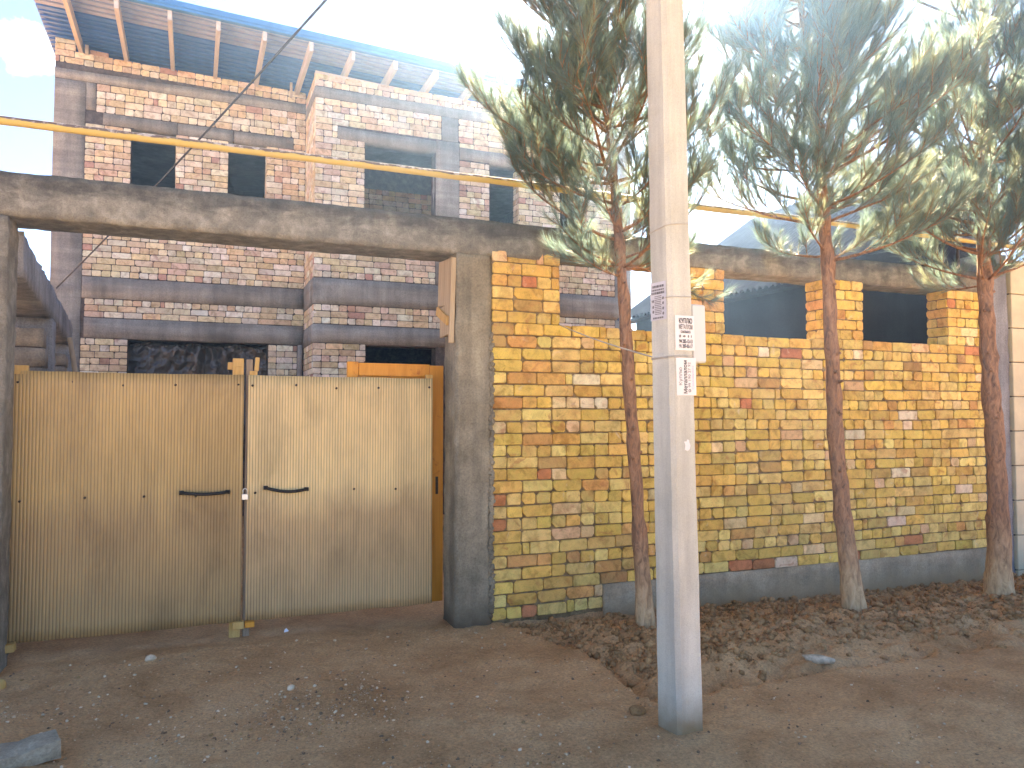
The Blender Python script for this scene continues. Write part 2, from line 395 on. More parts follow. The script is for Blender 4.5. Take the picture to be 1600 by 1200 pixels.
def make_pipe():
    m, n, l, b = nmat('worn_yellow_paint', 0.6, 0.3)
    p = pos(n)
    g = n.new('ShaderNodeNewGeometry'); sx = n.new('ShaderNodeSeparateXYZ'); l.new(g.outputs['Normal'], sx.inputs[0])
    a = noise(n, l, mapping(n, l, p, (5, 18, 18)), 1.5, 6, 0.7)
    # the paint has peeled off along the top of the pipe, bare rusty steel with pale flakes
    ad = n.new('ShaderNodeMath'); ad.operation = 'MULTIPLY_ADD'; l.new(a.outputs[0], ad.inputs[0]); ad.inputs[1].default_value = 1.6; l.new(sx.outputs[2], ad.inputs[2])
    r = ramp(n, [(0.33, (0, 0, 0)), (0.40, (1, 1, 1))])
    mm = n.new('ShaderNodeMapRange'); mm.inputs[1].default_value = 0.0; mm.inputs[2].default_value = 2.6; l.new(ad.outputs[0], mm.inputs[0])
    l.new(mm.outputs[0], r.inputs[0])
    fl = noise(n, l, p, 22, 4, 0.6)
    fr = ramp(n, [(0.5, (0.16, 0.11, 0.09)), (0.62, (0.50, 0.44, 0.40))]); l.new(fl.outputs[0], fr.inputs[0])
    c = mix(n, l, r.outputs[0], (0.60, 0.44, 0.12), fr.outputs[0])
    l.new(c, b.inputs['Base Color'])
    bump(n, l, a.outputs[0], b, 0.4, 0.006)
    return m
M['pipe'] = make_pipe()
def make_film():
    m, n, l, b = nmat('black_plastic_film', 0.22, 0.6)
    b.inputs['Base Color'].default_value = (0.06, 0.05, 0.042, 1)
    p = pos(n)
    a = noise(n, l, p, 9, 5, 0.6, 1.5)
    bump(n, l, a.outputs[0], b, 0.5, 0.03)
    return m
M['film'] = make_film()

# ------------------------------------------------------------------ mesh helpers
class MB:
    def __init__(s): s.v = []; s.f = []
    def add(s, v, f):
        o = len(s.v); s.v.extend([tuple(p) for p in v]); s.f.extend([tuple(i + o for i in q) for q in f]); return s
    def box(s, x0, x1, y0, y1, z0, z1, mtx=None):
        v = [Vector(p) for p in ((x0, y0, z0), (x1, y0, z0), (x1, y1, z0), (x0, y1, z0), (x0, y0, z1), (x1, y0, z1), (x1, y1, z1), (x0, y1, z1))]
        if mtx is not None: v = [mtx @ p for p in v]
        return s.add(v, [(0, 3, 2, 1), (4, 5, 6, 7), (0, 1, 5, 4), (1, 2, 6, 5), (2, 3, 7, 6), (3, 0, 4, 7)])
    def bbox(s, x0, x1, y0, y1, z0, z1, c=0.004, mtx=None):
        """box with chamfered edges (24 verts)"""
        X, Y, Z = (x0, x1), (y0, y1), (z0, z1); vs = {}; v = []
        for i in (0, 1):
            for j in (0, 1):
                for k in (0, 1):
                    sx, sy, sz = (1 - 2 * i) * c, (1 - 2 * j) * c, (1 - 2 * k) * c
                    for ax, p in (('x', (X[i], Y[j] + sy, Z[k] + sz)), ('y', (X[i] + sx, Y[j], Z[k] + sz)), ('z', (X[i] + sx, Y[j] + sy, Z[k]))):
                        vs[(i, j, k, ax)] = len(v); v.append(Vector(p))
        f = []
        g = lambda *a: vs[a]
        f += [(g(0, 0, 0, 'x'), g(0, 0, 1, 'x'), g(0, 1, 1, 'x'), g(0, 1, 0, 'x')), (g(1, 0, 0, 'x'), g(1, 1, 0, 'x'), g(1, 1, 1, 'x'), g(1, 0, 1, 'x'))]
        f += [(g(0, 0, 0, 'y'), g(1, 0, 0, 'y'), g(1, 0, 1, 'y'), g(0, 0, 1, 'y')), (g(0, 1, 0, 'y'), g(0, 1, 1, 'y'), g(1, 1, 1, 'y'), g(1, 1, 0, 'y'))]
        f += [(g(0, 0, 0, 'z'), g(0, 1, 0, 'z'), g(1, 1, 0, 'z'), g(1, 0, 0, 'z')), (g(0, 0, 1, 'z'), g(1, 0, 1, 'z'), g(1, 1, 1, 'z'), g(0, 1, 1, 'z'))]
        for i in (0, 1):
            for j in (0, 1):
                f.append((g(i, j, 0, 'x'), g(i, j, 1, 'x'), g(i, j, 1, 'y'), g(i, j, 0, 'y')))
                f.append((g(i, 0, j, 'x'), g(i, 1, j, 'x'), g(i, 1, j, 'z'), g(i, 0, j, 'z')))
                f.append((g(0, i, j, 'y'), g(1, i, j, 'y'), g(1, i, j, 'z'), g(0, i, j, 'z')))
                for k in (0, 1): f.append((g(i, j, k, 'x'), g(i, j, k, 'y'), g(i, j, k, 'z')))
        if mtx is not None: v = [mtx @ p for p in v]
        return s.add(v, f)
    def tube(s, pts, rad, n=8, cap=True):
        pts = [Vector(p) for p in pts]
        rads = rad if hasattr(rad, '__len__') else [rad] * len(pts)
        o = len(s.v); up = Vector((0, 0, 1))
        t0 = (pts[1] - pts[0]).normalized()
        if abs(t0.dot(up)) > 0.9: up = Vector((1, 0, 0))
        for i, p in enumerate(pts):
            t = (pts[min(i + 1, len(pts) - 1)] - pts[max(i - 1, 0)]).normalized()
            a = t.cross(up).normalized(); b2 = a.cross(t)
            up = b2
            for k in range(n):
                q = 2 * math.pi * k / n
                s.v.append(tuple(p + (a * math.cos(q) + b2 * math.sin(q)) * rads[i]))
        for i in range(len(pts) - 1):
            for k in range(n):
                s.f.append((o + i * n + k, o + i * n + (k + 1) % n, o + (i + 1) * n + (k + 1) % n, o + (i + 1) * n + k))
        if cap:
            s.f.append(tuple(o + k for k in range(n))[::-1]); s.f.append(tuple(o + (len(pts) - 1) * n + k for k in range(n)))
        return s
    def build(s, name, mat, parent=None, smooth=False, fixn=True):
        return mk(name, s.v, s.f, mat, parent, smooth, fixn)
import bmesh
def mk(name, v, f, mat, parent=None, smooth=False, fixn=True):
    me = bpy.data.meshes.new(name)
    me.from_pydata([tuple(map(float, p)) for p in v], [], [tuple(map(int, q)) for q in f])
    if fixn:
        bm = bmesh.new(); bm.from_mesh(me); bmesh.ops.recalc_face_normals(bm, faces=bm.faces); bm.to_mesh(me); bm.free()
    me.materials.append(M[mat] if isinstance(mat, str) else mat)
    if smooth: me.polygons.foreach_set('use_smooth', [True] * len(me.polygons))
    o = bpy.data.objects.new(name, me); COL.objects.link(o)
    if parent is not None: o.parent = parent
    return o
def np_mesh(name, v, f, mat, parent=None, smooth=False, cols=None):
    """fast path for big triangle/quad arrays; f is an (n,3) or (n,4) array"""
    v = np.asarray(v, dtype=np.float32); f = np.asarray(f, dtype=np.int32)
    me = bpy.data.meshes.new(name); k = f.shape[1]
    me.vertices.add(len(v)); me.vertices.foreach_set('co', v.ravel())
    me.loops.add(f.size); me.loops.foreach_set('vertex_index', f.ravel())
    me.polygons.add(len(f)); me.polygons.foreach_set('loop_start', np.arange(0, f.size, k, dtype=np.int32))
    me.update(calc_edges=True)
    if cols is not None:
        at = me.attributes.new('bcol', 'FLOAT_COLOR', 'POINT')
        c = np.ones((len(v), 4), dtype=np.float32); c[:, :3] = cols; at.data.foreach_set('color', c.ravel())
    me.materials.append(M[mat])
    if smooth: me.polygons.foreach_set('use_smooth', [True] * len(me.polygons))
    o = bpy.data.objects.new(name, me); COL.objects.link(o)
    if parent is not None: o.parent = parent
    return o
def rough_box(name, b, mat, parent, step=0.08, amp=0.006, freq=7.0, fine=0.0025, taper=None):
    """subdivided box whose faces and arrises wander like cast concrete; displacement depends on position only, so edges stay closed"""
    x0, x1, y0, y1, z0, z1 = b
    lo = np.array([x0, y0, z0]); hi = np.array([x1, y1, z1]); vs = []; fs = []; o = 0
    for ax in range(3):
        u, w = [k for k in range(3) if k != ax]
        nu = max(1, int(math.ceil((hi[u] - lo[u]) / step))); nw = max(1, int(math.ceil((hi[w] - lo[w]) / step)))
        U, W = np.meshgrid(np.linspace(lo[u], hi[u], nu + 1), np.linspace(lo[w], hi[w], nw + 1), indexing='ij')
        for side in (0, 1):
            P = np.zeros((nu + 1, nw + 1, 3)); P[..., u] = U; P[..., w] = W; P[..., ax] = (lo, hi)[side][ax]
            vs.append(P.reshape(-1, 3))
            i, j = np.meshgrid(np.arange(nu), np.arange(nw), indexing='ij')
            a = (i * (nw + 1) + j).ravel() + o
            q = np.stack([a, a + nw + 1, a + nw + 2, a + 1], 1)
            fs.append(q); o += (nu + 1) * (nw + 1)
    V = np.concatenate(vs); F = np.concatenate(fs)
    key = np.round(V, 5); uq, inv = np.unique(key, axis=0, return_inverse=True); inv = inv.ravel()
    V = uq; F = inv[F]
    c = (lo + hi) / 2; inner = np.clip((V - lo) / (hi - lo) * 2 - 1, -1, 1)
    d = np.stack([fbm(V * freq + k * 37.7, 3) for k in range(3)], 1) * amp + np.stack([vnoise(V * 45 + k * 11.1) for k in range(3)], 1) * fine
    # knock the arrises back a little
    near = (np.abs(inner) > 0.999).sum(1)
    V = V + d
    edge = near >= 2
    V[edge] -= np.sign(inner[edge]) * (np.abs(inner[edge]) > 0.999) * (0.002 + 0.005 * np.abs(vnoise(uq[edge] * 12)))[:, None]
    if taper: V = taper(V)
    return mk(name, V, F, mat, parent, smooth=True)
def empty(name, loc=(0, 0, 0), label=None, cat=None, group=None, rot=(0, 0, 0)):
    o = bpy.data.objects.new(name, None); COL.objects.link(o); o.location = loc; o.rotation_euler = rot
    o.empty_display_size = 0.1
    if label: tag(o, label, cat, group)
    return o
def tag(o, label=None, cat=None, group=None, kind=None):
    if label: o['label'] = label
    if cat: o['category'] = cat
    if group: o['group'] = group
    if kind: o['kind'] = kind
    return o

# ------------------------------------------------------------------ ground: one sheet, fine near the fence, coarse to the horizon
BED = np.array([(2.24, 5.52), (2.30, 5.36), (2.42, 5.02), (2.50, 4.70), (2.47, 4.35), (2.40, 4.05), (2.36, 3.86), (2.38, 3.72), (2.55, 3.72), (3.0, 3.80), (3.6, 3.86), (4.4, 3.82), (5.6, 3.70), (7.5, 3.55), (12, 3.3)])
def seg_dist(px, py, poly):
    d = np.full(px.shape, 1e9)
    for (ax, ay), (bx, by) in zip(poly[:-1], poly[1:]):
        t = np.clip(((px - ax) * (bx - ax) + (py - ay) * (by - ay)) / ((bx - ax) ** 2 + (by - ay) ** 2), 0, 1)
        d = np.minimum(d, np.hypot(px - ax - t * (bx - ax), py - ay - t * (by - ay)))
    return d
def in_bed(px, py):
    poly = np.vstack([BED, [(12, 5.62), (2.24, 5.62)]]); c = np.zeros(px.shape, bool); j = len(poly) - 1
    for i in range(len(poly)):
        xi, yi = poly[i]; xj, yj = poly[j]
        c ^= ((yi > py) != (yj > py)) & (px < (xj - xi) * (py - yi) / (yj - yi + 1e-12) + xi); j = i
    return c
def gz(px, py, detail=True):
    px = np.asarray(px, float); py = np.asarray(py, float)
    P = np.stack([px, py, np.zeros_like(px)], -1)
    near = sstep(60, 12, np.hypot(px, py))
    z = 0.03 * fbm(P * 0.55, 3) * near
    z = z + 0.028 * sstep(4.9, 5.6, py) * near - 0.01 * near
    d = seg_dist(px, py, BED); ins = in_bed(px, py)
    bed_h = 0.02 + 0.075 * np.exp(-((py - 4.55) / 0.45) ** 2) - 0.055 * sstep(5.0, 5.55, py) - 0.07 * sstep(2.4, 7.5, px)
    m = np.where(ins, sstep(0.0, 0.16, d), 0)
    z = z * (1 - 0.6 * m) + m * bed_h
    # shallow ditch along the street side of the bed, and a crumbled lip where the drive meets it
    cut = np.where(ins, sstep(0.0, 0.04, d) * sstep(0.42, 0.10, d), 0) * sstep(5.45, 5.0, py)
    z = z - 0.075 * cut * sstep(5.6, 3.2, px)
    # wheel-smoothed hump at the right front
    z = z + 0.05 * np.exp(-((px - 4.3) / 1.2) ** 2 - ((py - 3.05) / 0.35) ** 2)
    z = z + 0.10 * np.exp(-((px + 0.95) / 0.28) ** 2 - ((py - 4.55) / 0.35) ** 2)
    if detail:
        z = z + near * (0.010 * fbm(P * 3.1 + 5, 4) + np.where(ins, 0.032, 0.007) * fbm(P * 11, 4) + 0.0018 * fbm(P * 40 + 9, 2))
    return z
def axis(a, b, s, far, n):
    core = np.arange(a, b + s / 2, s); g = np.geomspace(s * 1.5, far, n)
    return np.concatenate([(a - np.cumsum(g))[::-1], core, b + np.cumsum(g)])
gx = axis(-1.7, 9.4, 0.027, 70, 30); gy = axis(1.9, 6.3, 0.024, 70, 30)
GX, GY = np.meshgrid(gx, gy, indexing='ij'); GZ = gz(GX, GY)
i, j = np.meshgrid(np.arange(len(gx) - 1), np.arange(len(gy) - 1), indexing='ij')
a = (i * len(gy) + j).ravel()
ground = np_mesh('ground', np.stack([GX, GY, GZ], -1).reshape(-1, 3), np.stack([a, a + len(gy), a + len(gy) + 1, a + 1], 1), 'dirt', smooth=True)
tag(ground, 'packed brown dirt ground of the street and drive', 'ground', kind='structure')

# ------------------------------------------------------------------ lumps: clods and gravel
def ico(sub=1):
    bm = bmesh.new(); bmesh.ops.create_icosphere(bm, subdivisions=sub, radius=1.0)
    v = np.array([q.co[:] for q in bm.verts]); f = np.array([[q.index for q in p.verts] for p in bm.faces]); bm.free(); return v, f
I1, F1 = ico(1); I2, F2 = ico(2)
def lumps(name, xy, size, mat, sink=0.25, hi=False, rough=0.35, flat=(0.55, 0.9), pal=None):
    base, ff = (I2, F2) if hi else (I1, F1)
    nv = len(base); N = len(xy)
    proto = [base * (1 + rough * fbm(base * 1.3 + k * 9.1, 2))[:, None] for k in range(10)]
    V = np.zeros((N, nv, 3)); zz = gz(xy[:, 0], xy[:, 1])
    for k in range(N):
        p = proto[k % 10] * (size[k] * np.array([rng.uniform(0.8, 1.25), rng.uniform(0.8, 1.25), rng.uniform(*flat)]))
        t = rng.uniform(0, 6.28); c, s = math.cos(t), math.sin(t)
        V[k, :, 0] = p[:, 0] * c - p[:, 1] * s + xy[k, 0]; V[k, :, 1] = p[:, 0] * s + p[:, 1] * c + xy[k, 1]
        V[k, :, 2] = p[:, 2] + zz[k] + size[k] * (0.5 - sink)
    F = (ff[None] + (np.arange(N) * nv)[:, None, None]).reshape(-1, 3)
    cols = None
    if pal is not None: cols = np.repeat(np.array(pal)[rng.integers(0, len(pal), N)] * rng.uniform(0.75, 1.25, (N, 1)), nv, 0)
    return np_mesh(name, V.reshape(-1, 3), F, mat, cols=cols)
N = 34000
xy = np.stack([rng.uniform(2.2, 9.0, N), rng.uniform(3.6, 5.58, N)], 1)
d = seg_dist(xy[:, 0], xy[:, 1], BED); ok = in_bed(xy[:, 0], xy[:, 1])
dens = vnoise(np.stack([xy[:, 0] * 2.2, xy[:, 1] * 2.2, xy[:, 0] * 0], 1)) * 0.5 + 0.5
ok &= (rng.random(N) < 0.35 + 0.65 * dens) & ((d > 0.25) | (rng.random(N) < 0.35) | (xy[:, 1] > 4.4))
ok &= (xy[:, 1] > 4.15) | (rng.random(N) < 0.18)
xy = xy[ok]; sz = 0.004 + 0.027 * rng.random(len(xy)) ** 5
o = lumps('soil_clods', xy, sz, 'clod', 0.2, rough=0.75, flat=(0.6, 1.0))
tag(o, 'crumbly brown soil clods heaped in the planting bed along the fence', 'soil', kind='stuff')
N = 90000
xy = np.stack([rng.uniform(-1.6, 4.6, N), rng.uniform(2.0, 5.7, N)], 1)
ok = ~in_bed(xy[:, 0], xy[:, 1])
dens = vnoise(np.stack([xy[:, 0] * 1.3 + 4, xy[:, 1] * 1.6, xy[:, 0] * 0 + 2], 1)) * 0.5 + 0.5
w = 0.06 + 0.40 * sstep(0.30, 0.85, dens) * sstep(5.2, 4.6, xy[:, 1]) * sstep(2.0, 0.9, xy[:, 0])
ok &= rng.random(N) < w
xy = xy[ok]; sz = 0.0026 + 0.0085 * rng.random(len(xy)) ** 5
o = lumps('loose_gravel', xy, sz, 'pebble', 0.35, rough=0.6, pal=[(0.50, 0.31, 0.17), (0.34, 0.21, 0.12), (0.62, 0.44, 0.28), (0.24, 0.15, 0.09), (0.70, 0.55, 0.38), (0.44, 0.25, 0.11)])
tag(o, 'fine loose gravel and crumbs scattered over the dirt drive', 'gravel', kind='stuff')

# ------------------------------------------------------------------ bricks
def brick_variant(w, h, d, seed, chip=1.0):
    r = random.Random(seed); j = lambda s: r.uniform(-s, s) * chip
    hw, hh = w / 2, h / 2; c = 0.006 + 0.007 * r.random() * chip
    pts = []
    for (sx, sz) in ((-1, -1), (1, -1), (1, 1), (-1, 1)):
        cc = c * (2.2 if r.random() < 0.12 * chip else 1)
        a_ = (sx * (hw - cc), sz * hh); b_ = (sx * hw, sz * (hh - cc))
        pts += [a_, b_] if sx * sz < 0 else [b_, a_]
        nxt = {(-1, -1): (0, -hh), (1, -1): None, (1, 1): (0, hh), (-1, 1): None}[(sx, sz)]
        if nxt: pts.append((j(w * 0.15), nxt[1]))
    pts = [(x + j(0.0022), z + j(0.0022)) for x, z in pts]
    n = len(pts); v = []; inset = 0.0035
    for x, z in pts: v.append((x * (1 - inset / hw), -0.0 + j(0.0010), z * (1 - inset / hh)))
    for x, z in pts: v.append((x, 0.0045, z))
    for x, z in pts: v.append((x, d, z))
    f = [tuple(range(n))]
    for k in range(n):
        q = (k + 1) % n
        f.append((k, k + n, q + n, q)); f.append((k + n, k + 2 * n, q + 2 * n, q + n))
    return v, f
def brick_set(chip, depth):
    out = {}
    for kind, w in (('s', 0.25), ('h', 0.12)):
        out[kind] = []
        for k in range(8):
            v, f = brick_variant(w, 0.088, depth, k * 7 + (1 if kind == 's' else 3), chip)
            out[kind].append((w, v, f))
    return out
def lay(x0, x1, z0, z1, holes=(), course=0.098, hdr=0.4, rnd=random, full=None):
    """list of (xc, zc, w, h) brick fronts filling a rectangle minus holes, running courses of stretchers and headers"""
    out = []; nrow = max(1, int(round((z1 - z0) / course))); ch = (z1 - z0) / nrow; last = 's'
    for rr in range(nrow):
        za, zb = z0 + rr * ch, z0 + (rr + 1) * ch; zc = (za + zb) / 2
        kind = 'h' if (last == 's' and rnd.random() < hdr * 1.6) else 's'; last = kind
        segs = [(x0, x1)]
        for (hx0, hx1, hz0, hz1) in holes:
            if hz0 < zc < hz1:
                ns = []
                for (p, q) in segs:
                    if hx1 <= p or hx0 >= q: ns.append((p, q)); continue
                    if hx0 > p + 0.02: ns.append((p, hx0))
                    if hx1 < q - 0.02: ns.append((hx1, q))
                segs = ns
        for (p, q) in segs:
            x = p; first = True
            while x < q - 0.012:
                L = 0.26 if kind == 's' else 0.13
                if first and rnd.random() < 0.6: L = {'s': rnd.choice((0.13, 0.19)), 'h': 0.13}[kind]
                elif rnd.random() < 0.10: L = 0.13 if kind == 's' else 0.26
                elif rnd.random() < 0.035: L = 0.065
                first = False
                L *= rnd.uniform(0.975, 1.02)
                if q - (x + L) < 0.05: L = q - x
                if L > 0.30: L = L / 2
                out.append((x + L / 2, zc, L - rnd.uniform(0.005, 0.011), ch - rnd.uniform(0.006, 0.012)))
                x += L
    return out
def put_bricks(parent, items, bset, mat_o, mat_j, palette, limit, name='brick', tilt=0.008, proud=0.003):
    """items: (Vector centre of the front face, yaw, w, h). The ones that show largest become objects, the rest one joined part."""
    rnd = random.Random(5)
    camp = Vector((0, 0, EYE))
    items = sorted(items, key=lambda t: -(t[2] * t[3]) / (t[0] - camp).length_squared * (0.6 if t[2] < 0.07 else 1))
    meshes = {}
    JV, JF, JC = [], [], []; off = 0
    wts = [p[0] for p in palette]
    for k, (c, yaw, w, h) in enumerate(items):
        kind = 's' if w > 0.17 else 'h'; vi = rnd.randrange(8); base, v, f = bset[kind][vi]
        col = rnd.choices(palette, wts)[0][1]; g = rnd.uniform(0.82, 1.15)
        col = tuple(min(1, x * g * rnd.uniform(0.95, 1.05)) for x in col)
        rt = Euler((rnd.uniform(-tilt, tilt), rnd.uniform(-tilt, tilt), yaw + rnd.uniform(-tilt, tilt)))
        pr = Vector((math.sin(yaw), -math.cos(yaw), 0)) * rnd.uniform(-proud, proud)
        sc = Vector((w / base, 1, h / 0.088))
        mtx = Matrix.LocRotScale(c + pr, rt, sc)
        if k < limit:
            if (kind, vi) not in meshes:
                me = bpy.data.meshes.new(name); me.from_pydata(v, [], f)
                bm = bmesh.new(); bm.from_mesh(me); bmesh.ops.recalc_face_normals(bm, faces=bm.faces); bm.to_mesh(me); bm.free()
                me.materials.append(M[mat_o]); meshes[(kind, vi)] = me
            o = bpy.data.objects.new(name, meshes[(kind, vi)]); COL.objects.link(o)
            o.matrix_world = mtx; o.color = (*col, 1); o.parent = parent
        else:
            JV.extend([tuple(mtx @ Vector(p)) for p in v]); JF.extend([tuple(i + off for i in q) for q in f]); JC.extend([col] * len(v)); off += len(v)
    if JV:
        o = mk('brickwork', JV, JF, mat_j, parent)
        at = o.data.attributes.new('bcol', 'FLOAT_COLOR', 'POINT')
        cc = np.ones((len(JV), 4), np.float32); cc[:, :3] = JC; at.data.foreach_set('color', cc.ravel())
        o['kind'] = 'stuff'
FENCE_PAL = [(36, (0.74, 0.51, 0.135)), (32, (0.78, 0.58, 0.20)), (12, (0.71, 0.45, 0.125)), (6, (0.68, 0.48, 0.16)), (7, (0.69, 0.39, 0.13)), (2.0, (0.55, 0.22, 0.10)), (4, (0.77, 0.57, 0.29)), (1.0, (0.80, 0.67, 0.46)), (3, (0.52, 0.32, 0.12)), (3, (0.69, 0.45, 0.24))]
HOUSE_PAL = [(26, (0.72, 0.57, 0.36)), (22, (0.77, 0.64, 0.44)), (22, (0.78, 0.69, 0.55)), (12, (0.70, 0.50, 0.32)), (12, (0.70, 0.52, 0.39)), (3, (0.55, 0.32, 0.24)), (14, (0.80, 0.73, 0.62))]
FY = 5.6                                    # street face of the fence
fence = empty('brick_fence_wall', (5.0, FY, 0.0), 'yellow brick fence wall with square openings along its top', 'wall')
SILL, PTOP, ZB = 2.345, 2.925, 0.035
PIERS = [(2.147, 2.745), (4.02, 4.385), (5.557, 6.046), (7.215, 7.74)]
items = []; fr = random.Random(21)
cs = (SILL - ZB) / 24
rows_low = lay(2.147, 3.13, ZB, ZB + 2 * cs, course=cs, rnd=fr)
rows_mid = lay(2.147, 7.74, ZB + 2 * cs, SILL, course=cs, rnd=fr, hdr=0.42)
def wob(x, z): return 0.006 * math.sin(x * 1.7 + z * 4.1) + 0.004 * math.sin(x * 4.3 + z * 9)
for (x, z, w, h) in rows_low + rows_mid:
    items.append((Vector((x, FY, z + wob(x, z))), 0.0, w, h))
for (a0, a1) in PIERS:
    for (x, z, w, h) in lay(a0, a1, SILL, PTOP, course=cs, rnd=fr):
        items.append((Vector((x, FY, z)), 0.0, w, h))
    if a0 > 3:      # the reveal that faces the gate side
        for r_ in range(6):
            z = SILL + (r_ + 0.5) * (PTOP - SILL) / 6
            parts = [(0.13, 0.24)] if r_ % 2 else [(0.066, 0.116), (0.19, 0.116)]
            for (dy, w) in parts: items.append((Vector((a0 - 0.001, FY + 0.004 + dy, z)), -math.pi / 2, w, cs - 0.009))
for (x, z, w, h) in [(PIERS[0][1], 0, 0, 0)]:
    for r_ in range(6):
        z = SILL + (r_ + 0.5) * (PTOP - SILL) / 6
FSET = brick_set(1.2, 0.055)
for t in items: t[0].x -= 5.0; t[0].y -= FY     # bricks are stored relative to the fence
camoff = Vector((5.0, FY, 0))
def rel(items_, off): return [(c - off, y, w, h) for (c, y, w, h) in items_]
_items_abs = [(c + camoff, y, w, h) for (c, y, w, h) in items]
def put_rel(parent, items_abs, off, *a, **k):
    n0 = set(COL.objects)
    put_bricks(parent, items_abs, *a, **k)
    for o in set(COL.objects) - n0:
        if o.parent is parent:
            if o.name.startswith('brickwork'): o.location = -off
            else: o.location = o.location - off
put_rel(fence, _items_abs, camoff, FSET, 'brick', 'brick_j', FENCE_PAL, 300, tilt=0.012, proud=0.005)
core = MB()
core.box(2.15, 3.128, FY + 0.0155, FY + 0.25, -0.05, SILL - 0.012)
core.box(3.128, 7.735, FY + 0.016, FY + 0.25, 0.12, SILL - 0.012)
for (a0, a1) in PIERS: core.box(a0 + (0.011 if a0 > 3 else 0.003), a1 - 0.003, FY + 0.0125, FY + 0.249, SILL - 0.013, 2.93)
o = core.build('mortar_core', 'mortar', fence); o.location = -camoff
p = rough_box('plinth', (3.132, 7.80, FY - 0.022, FY + 0.22, -0.35, 0.228), 'plinth', fence, 0.07, 0.006); p.location = -camoff

# ------------------------------------------------------------------ concrete gate frame and ring beam
frame = empty('concrete_gate_frame', (1.965, FY, 0), 'weathered concrete beam on grey posts over the gate and along the fence top', 'concrete frame')
fo = Vector((1.965, FY, 0))
def fpart(name, b, mat, **k):
    o = rough_box(name, b, mat, frame, **k); o.location = -fo; return o
fpart('beam', (-1.75, 2.748, FY - 0.004, FY + 0.40, 2.866, 3.148), 'conc_beam', step=0.05, amp=0.003)
fpart('beam', (2.752, 7.80, FY + 0.014, FY + 0.36, 2.918, 3.150), 'conc_beam', step=0.06, amp=0.003)
fpart('column', (1.85, 2.143, FY - 0.012, FY + 0.29, -0.12, 2.87), 'conc_col', step=0.04, amp=0.008, fine=0.004)
fpart('post', (-1.42, -1.085, FY - 0.006, FY + 0.30, -0.12, 2.87), 'conc_beam', step=0.05, amp=0.006)
rm = random.Random(3); mb = MB()
for k in range(230):      # mortar squeezed out along the joint between column and bricks
    z = 0.06 + 2.2 * k / 230; s = rm.uniform(0.008, 0.024)
    if z > 2.1 and rm.random() < 0.6: continue
    v = I1 * np.array([s, s * 0.7, s]) * (1 + 0.4 * fbm(I1 * 2 + k, 2))[:, None] + np.array([2.146 + rm.uniform(-0.014, 0.012), FY - 0.008, z])
    mb.add(v, F1)
o = mb.build('mortar_squeeze', 'conc_col', frame); o.location = -fo

# timber left nailed to the gate side of the column
fb = empty('formwork_boards', (1.83, FY + 0.15, 2.2), 'pale formwork boards nailed high on the gate column', 'boards')
def board(parent, cx, cy, cz, sx, sy, sz, mat, rot=(0, 0, 0), name='board', c=0.003):
    mtx = Matrix.LocRotScale(Vector((cx, cy, cz)), Euler(rot), None)
    o = MB().bbox(-sx / 2, sx / 2, -sy / 2, sy / 2, -sz / 2, sz / 2, c).build(name, mat)
    o.matrix_world = mtx
    if parent is not None: o.matrix_world = Matrix.Translation(-Vector(parent.location)) @ mtx; o.parent = parent
    return o
board(fb, 1.828, FY + 0.17, 2.66, 0.028, 0.34, 0.36, 'wood_pale', (R(4), 0, 0))
board(fb, 1.827, FY + 0.16, 2.36, 0.026, 0.28, 0.24, 'wood_pale', (R(-2), 0, 0))
board(fb, 1.803, FY + 0.19, 2.40, 0.020, 0.30, 0.07, 'wood_yellow', (R(22), 0, 0))
board(fb, 1.822, FY + 0.0, 2.50, 0.038, 0.03, 0.66, 'wood_pale', (0, R(1.5), 0))

# ------------------------------------------------------------------ gate leaves
GY_ = 5.9
def ribbed(x0, x1, z0, z1, y, pitch=0.0205, dep=0.0035, seed=0):
    nx = int((x1 - x0) / pitch) * 4; xs = x0 + np.arange(nx + 1) * pitch / 4; zs = np.linspace(z0, z1, 22)
    prof = np.array([0.0, 0.0, 0.0, 1.0]); pp = np.resize(prof, nx + 1) * dep
    X, Z = np.meshgrid(xs, zs, indexing='ij')
    P = np.stack([X * 1.2 + seed, Z * 1.0, X * 0], -1)
    Y = y + pp[:, None] + 0.010 * fbm(P, 2)
    zedge = 0.004 * vnoise(np.stack([xs * 9 + seed, xs * 0, xs * 0], 1))
    Z[:, 0] += zedge; Z[:, -1] += zedge * 0.6
    nz = len(zs); V = np.stack([X, Y, Z], -1).reshape(-1, 3)
    back = V.copy(); back[:, 1] += 0.008 - np.repeat(pp, nz)
    i, j = np.meshgrid(np.arange(nx), np.arange(nz - 1), indexing='ij'); a = (i * nz + j).ravel()
    q = np.stack([a, a + nz, a + nz + 1, a + 1], 1); n0 = len(V)
    F = [q, q[:, ::-1] + n0]
    e = np.arange(nx) * nz
    F.append(np.stack([e, e + n0, e + nz + n0, e + nz], 1)); e2 = e + nz - 1; F.append(np.stack([e2, e2 + nz, e2 + nz + n0, e2 + n0], 1))
    k = np.arange(nz - 1); F.append(np.stack([k, k + 1, k + 1 + n0, k + n0], 1)); k2 = k + nx * nz; F.append(np.stack([k2, k2 + n0, k2 + 1 + n0, k2 + 1], 1))
    return np.concatenate([V, back]), np.concatenate(F)
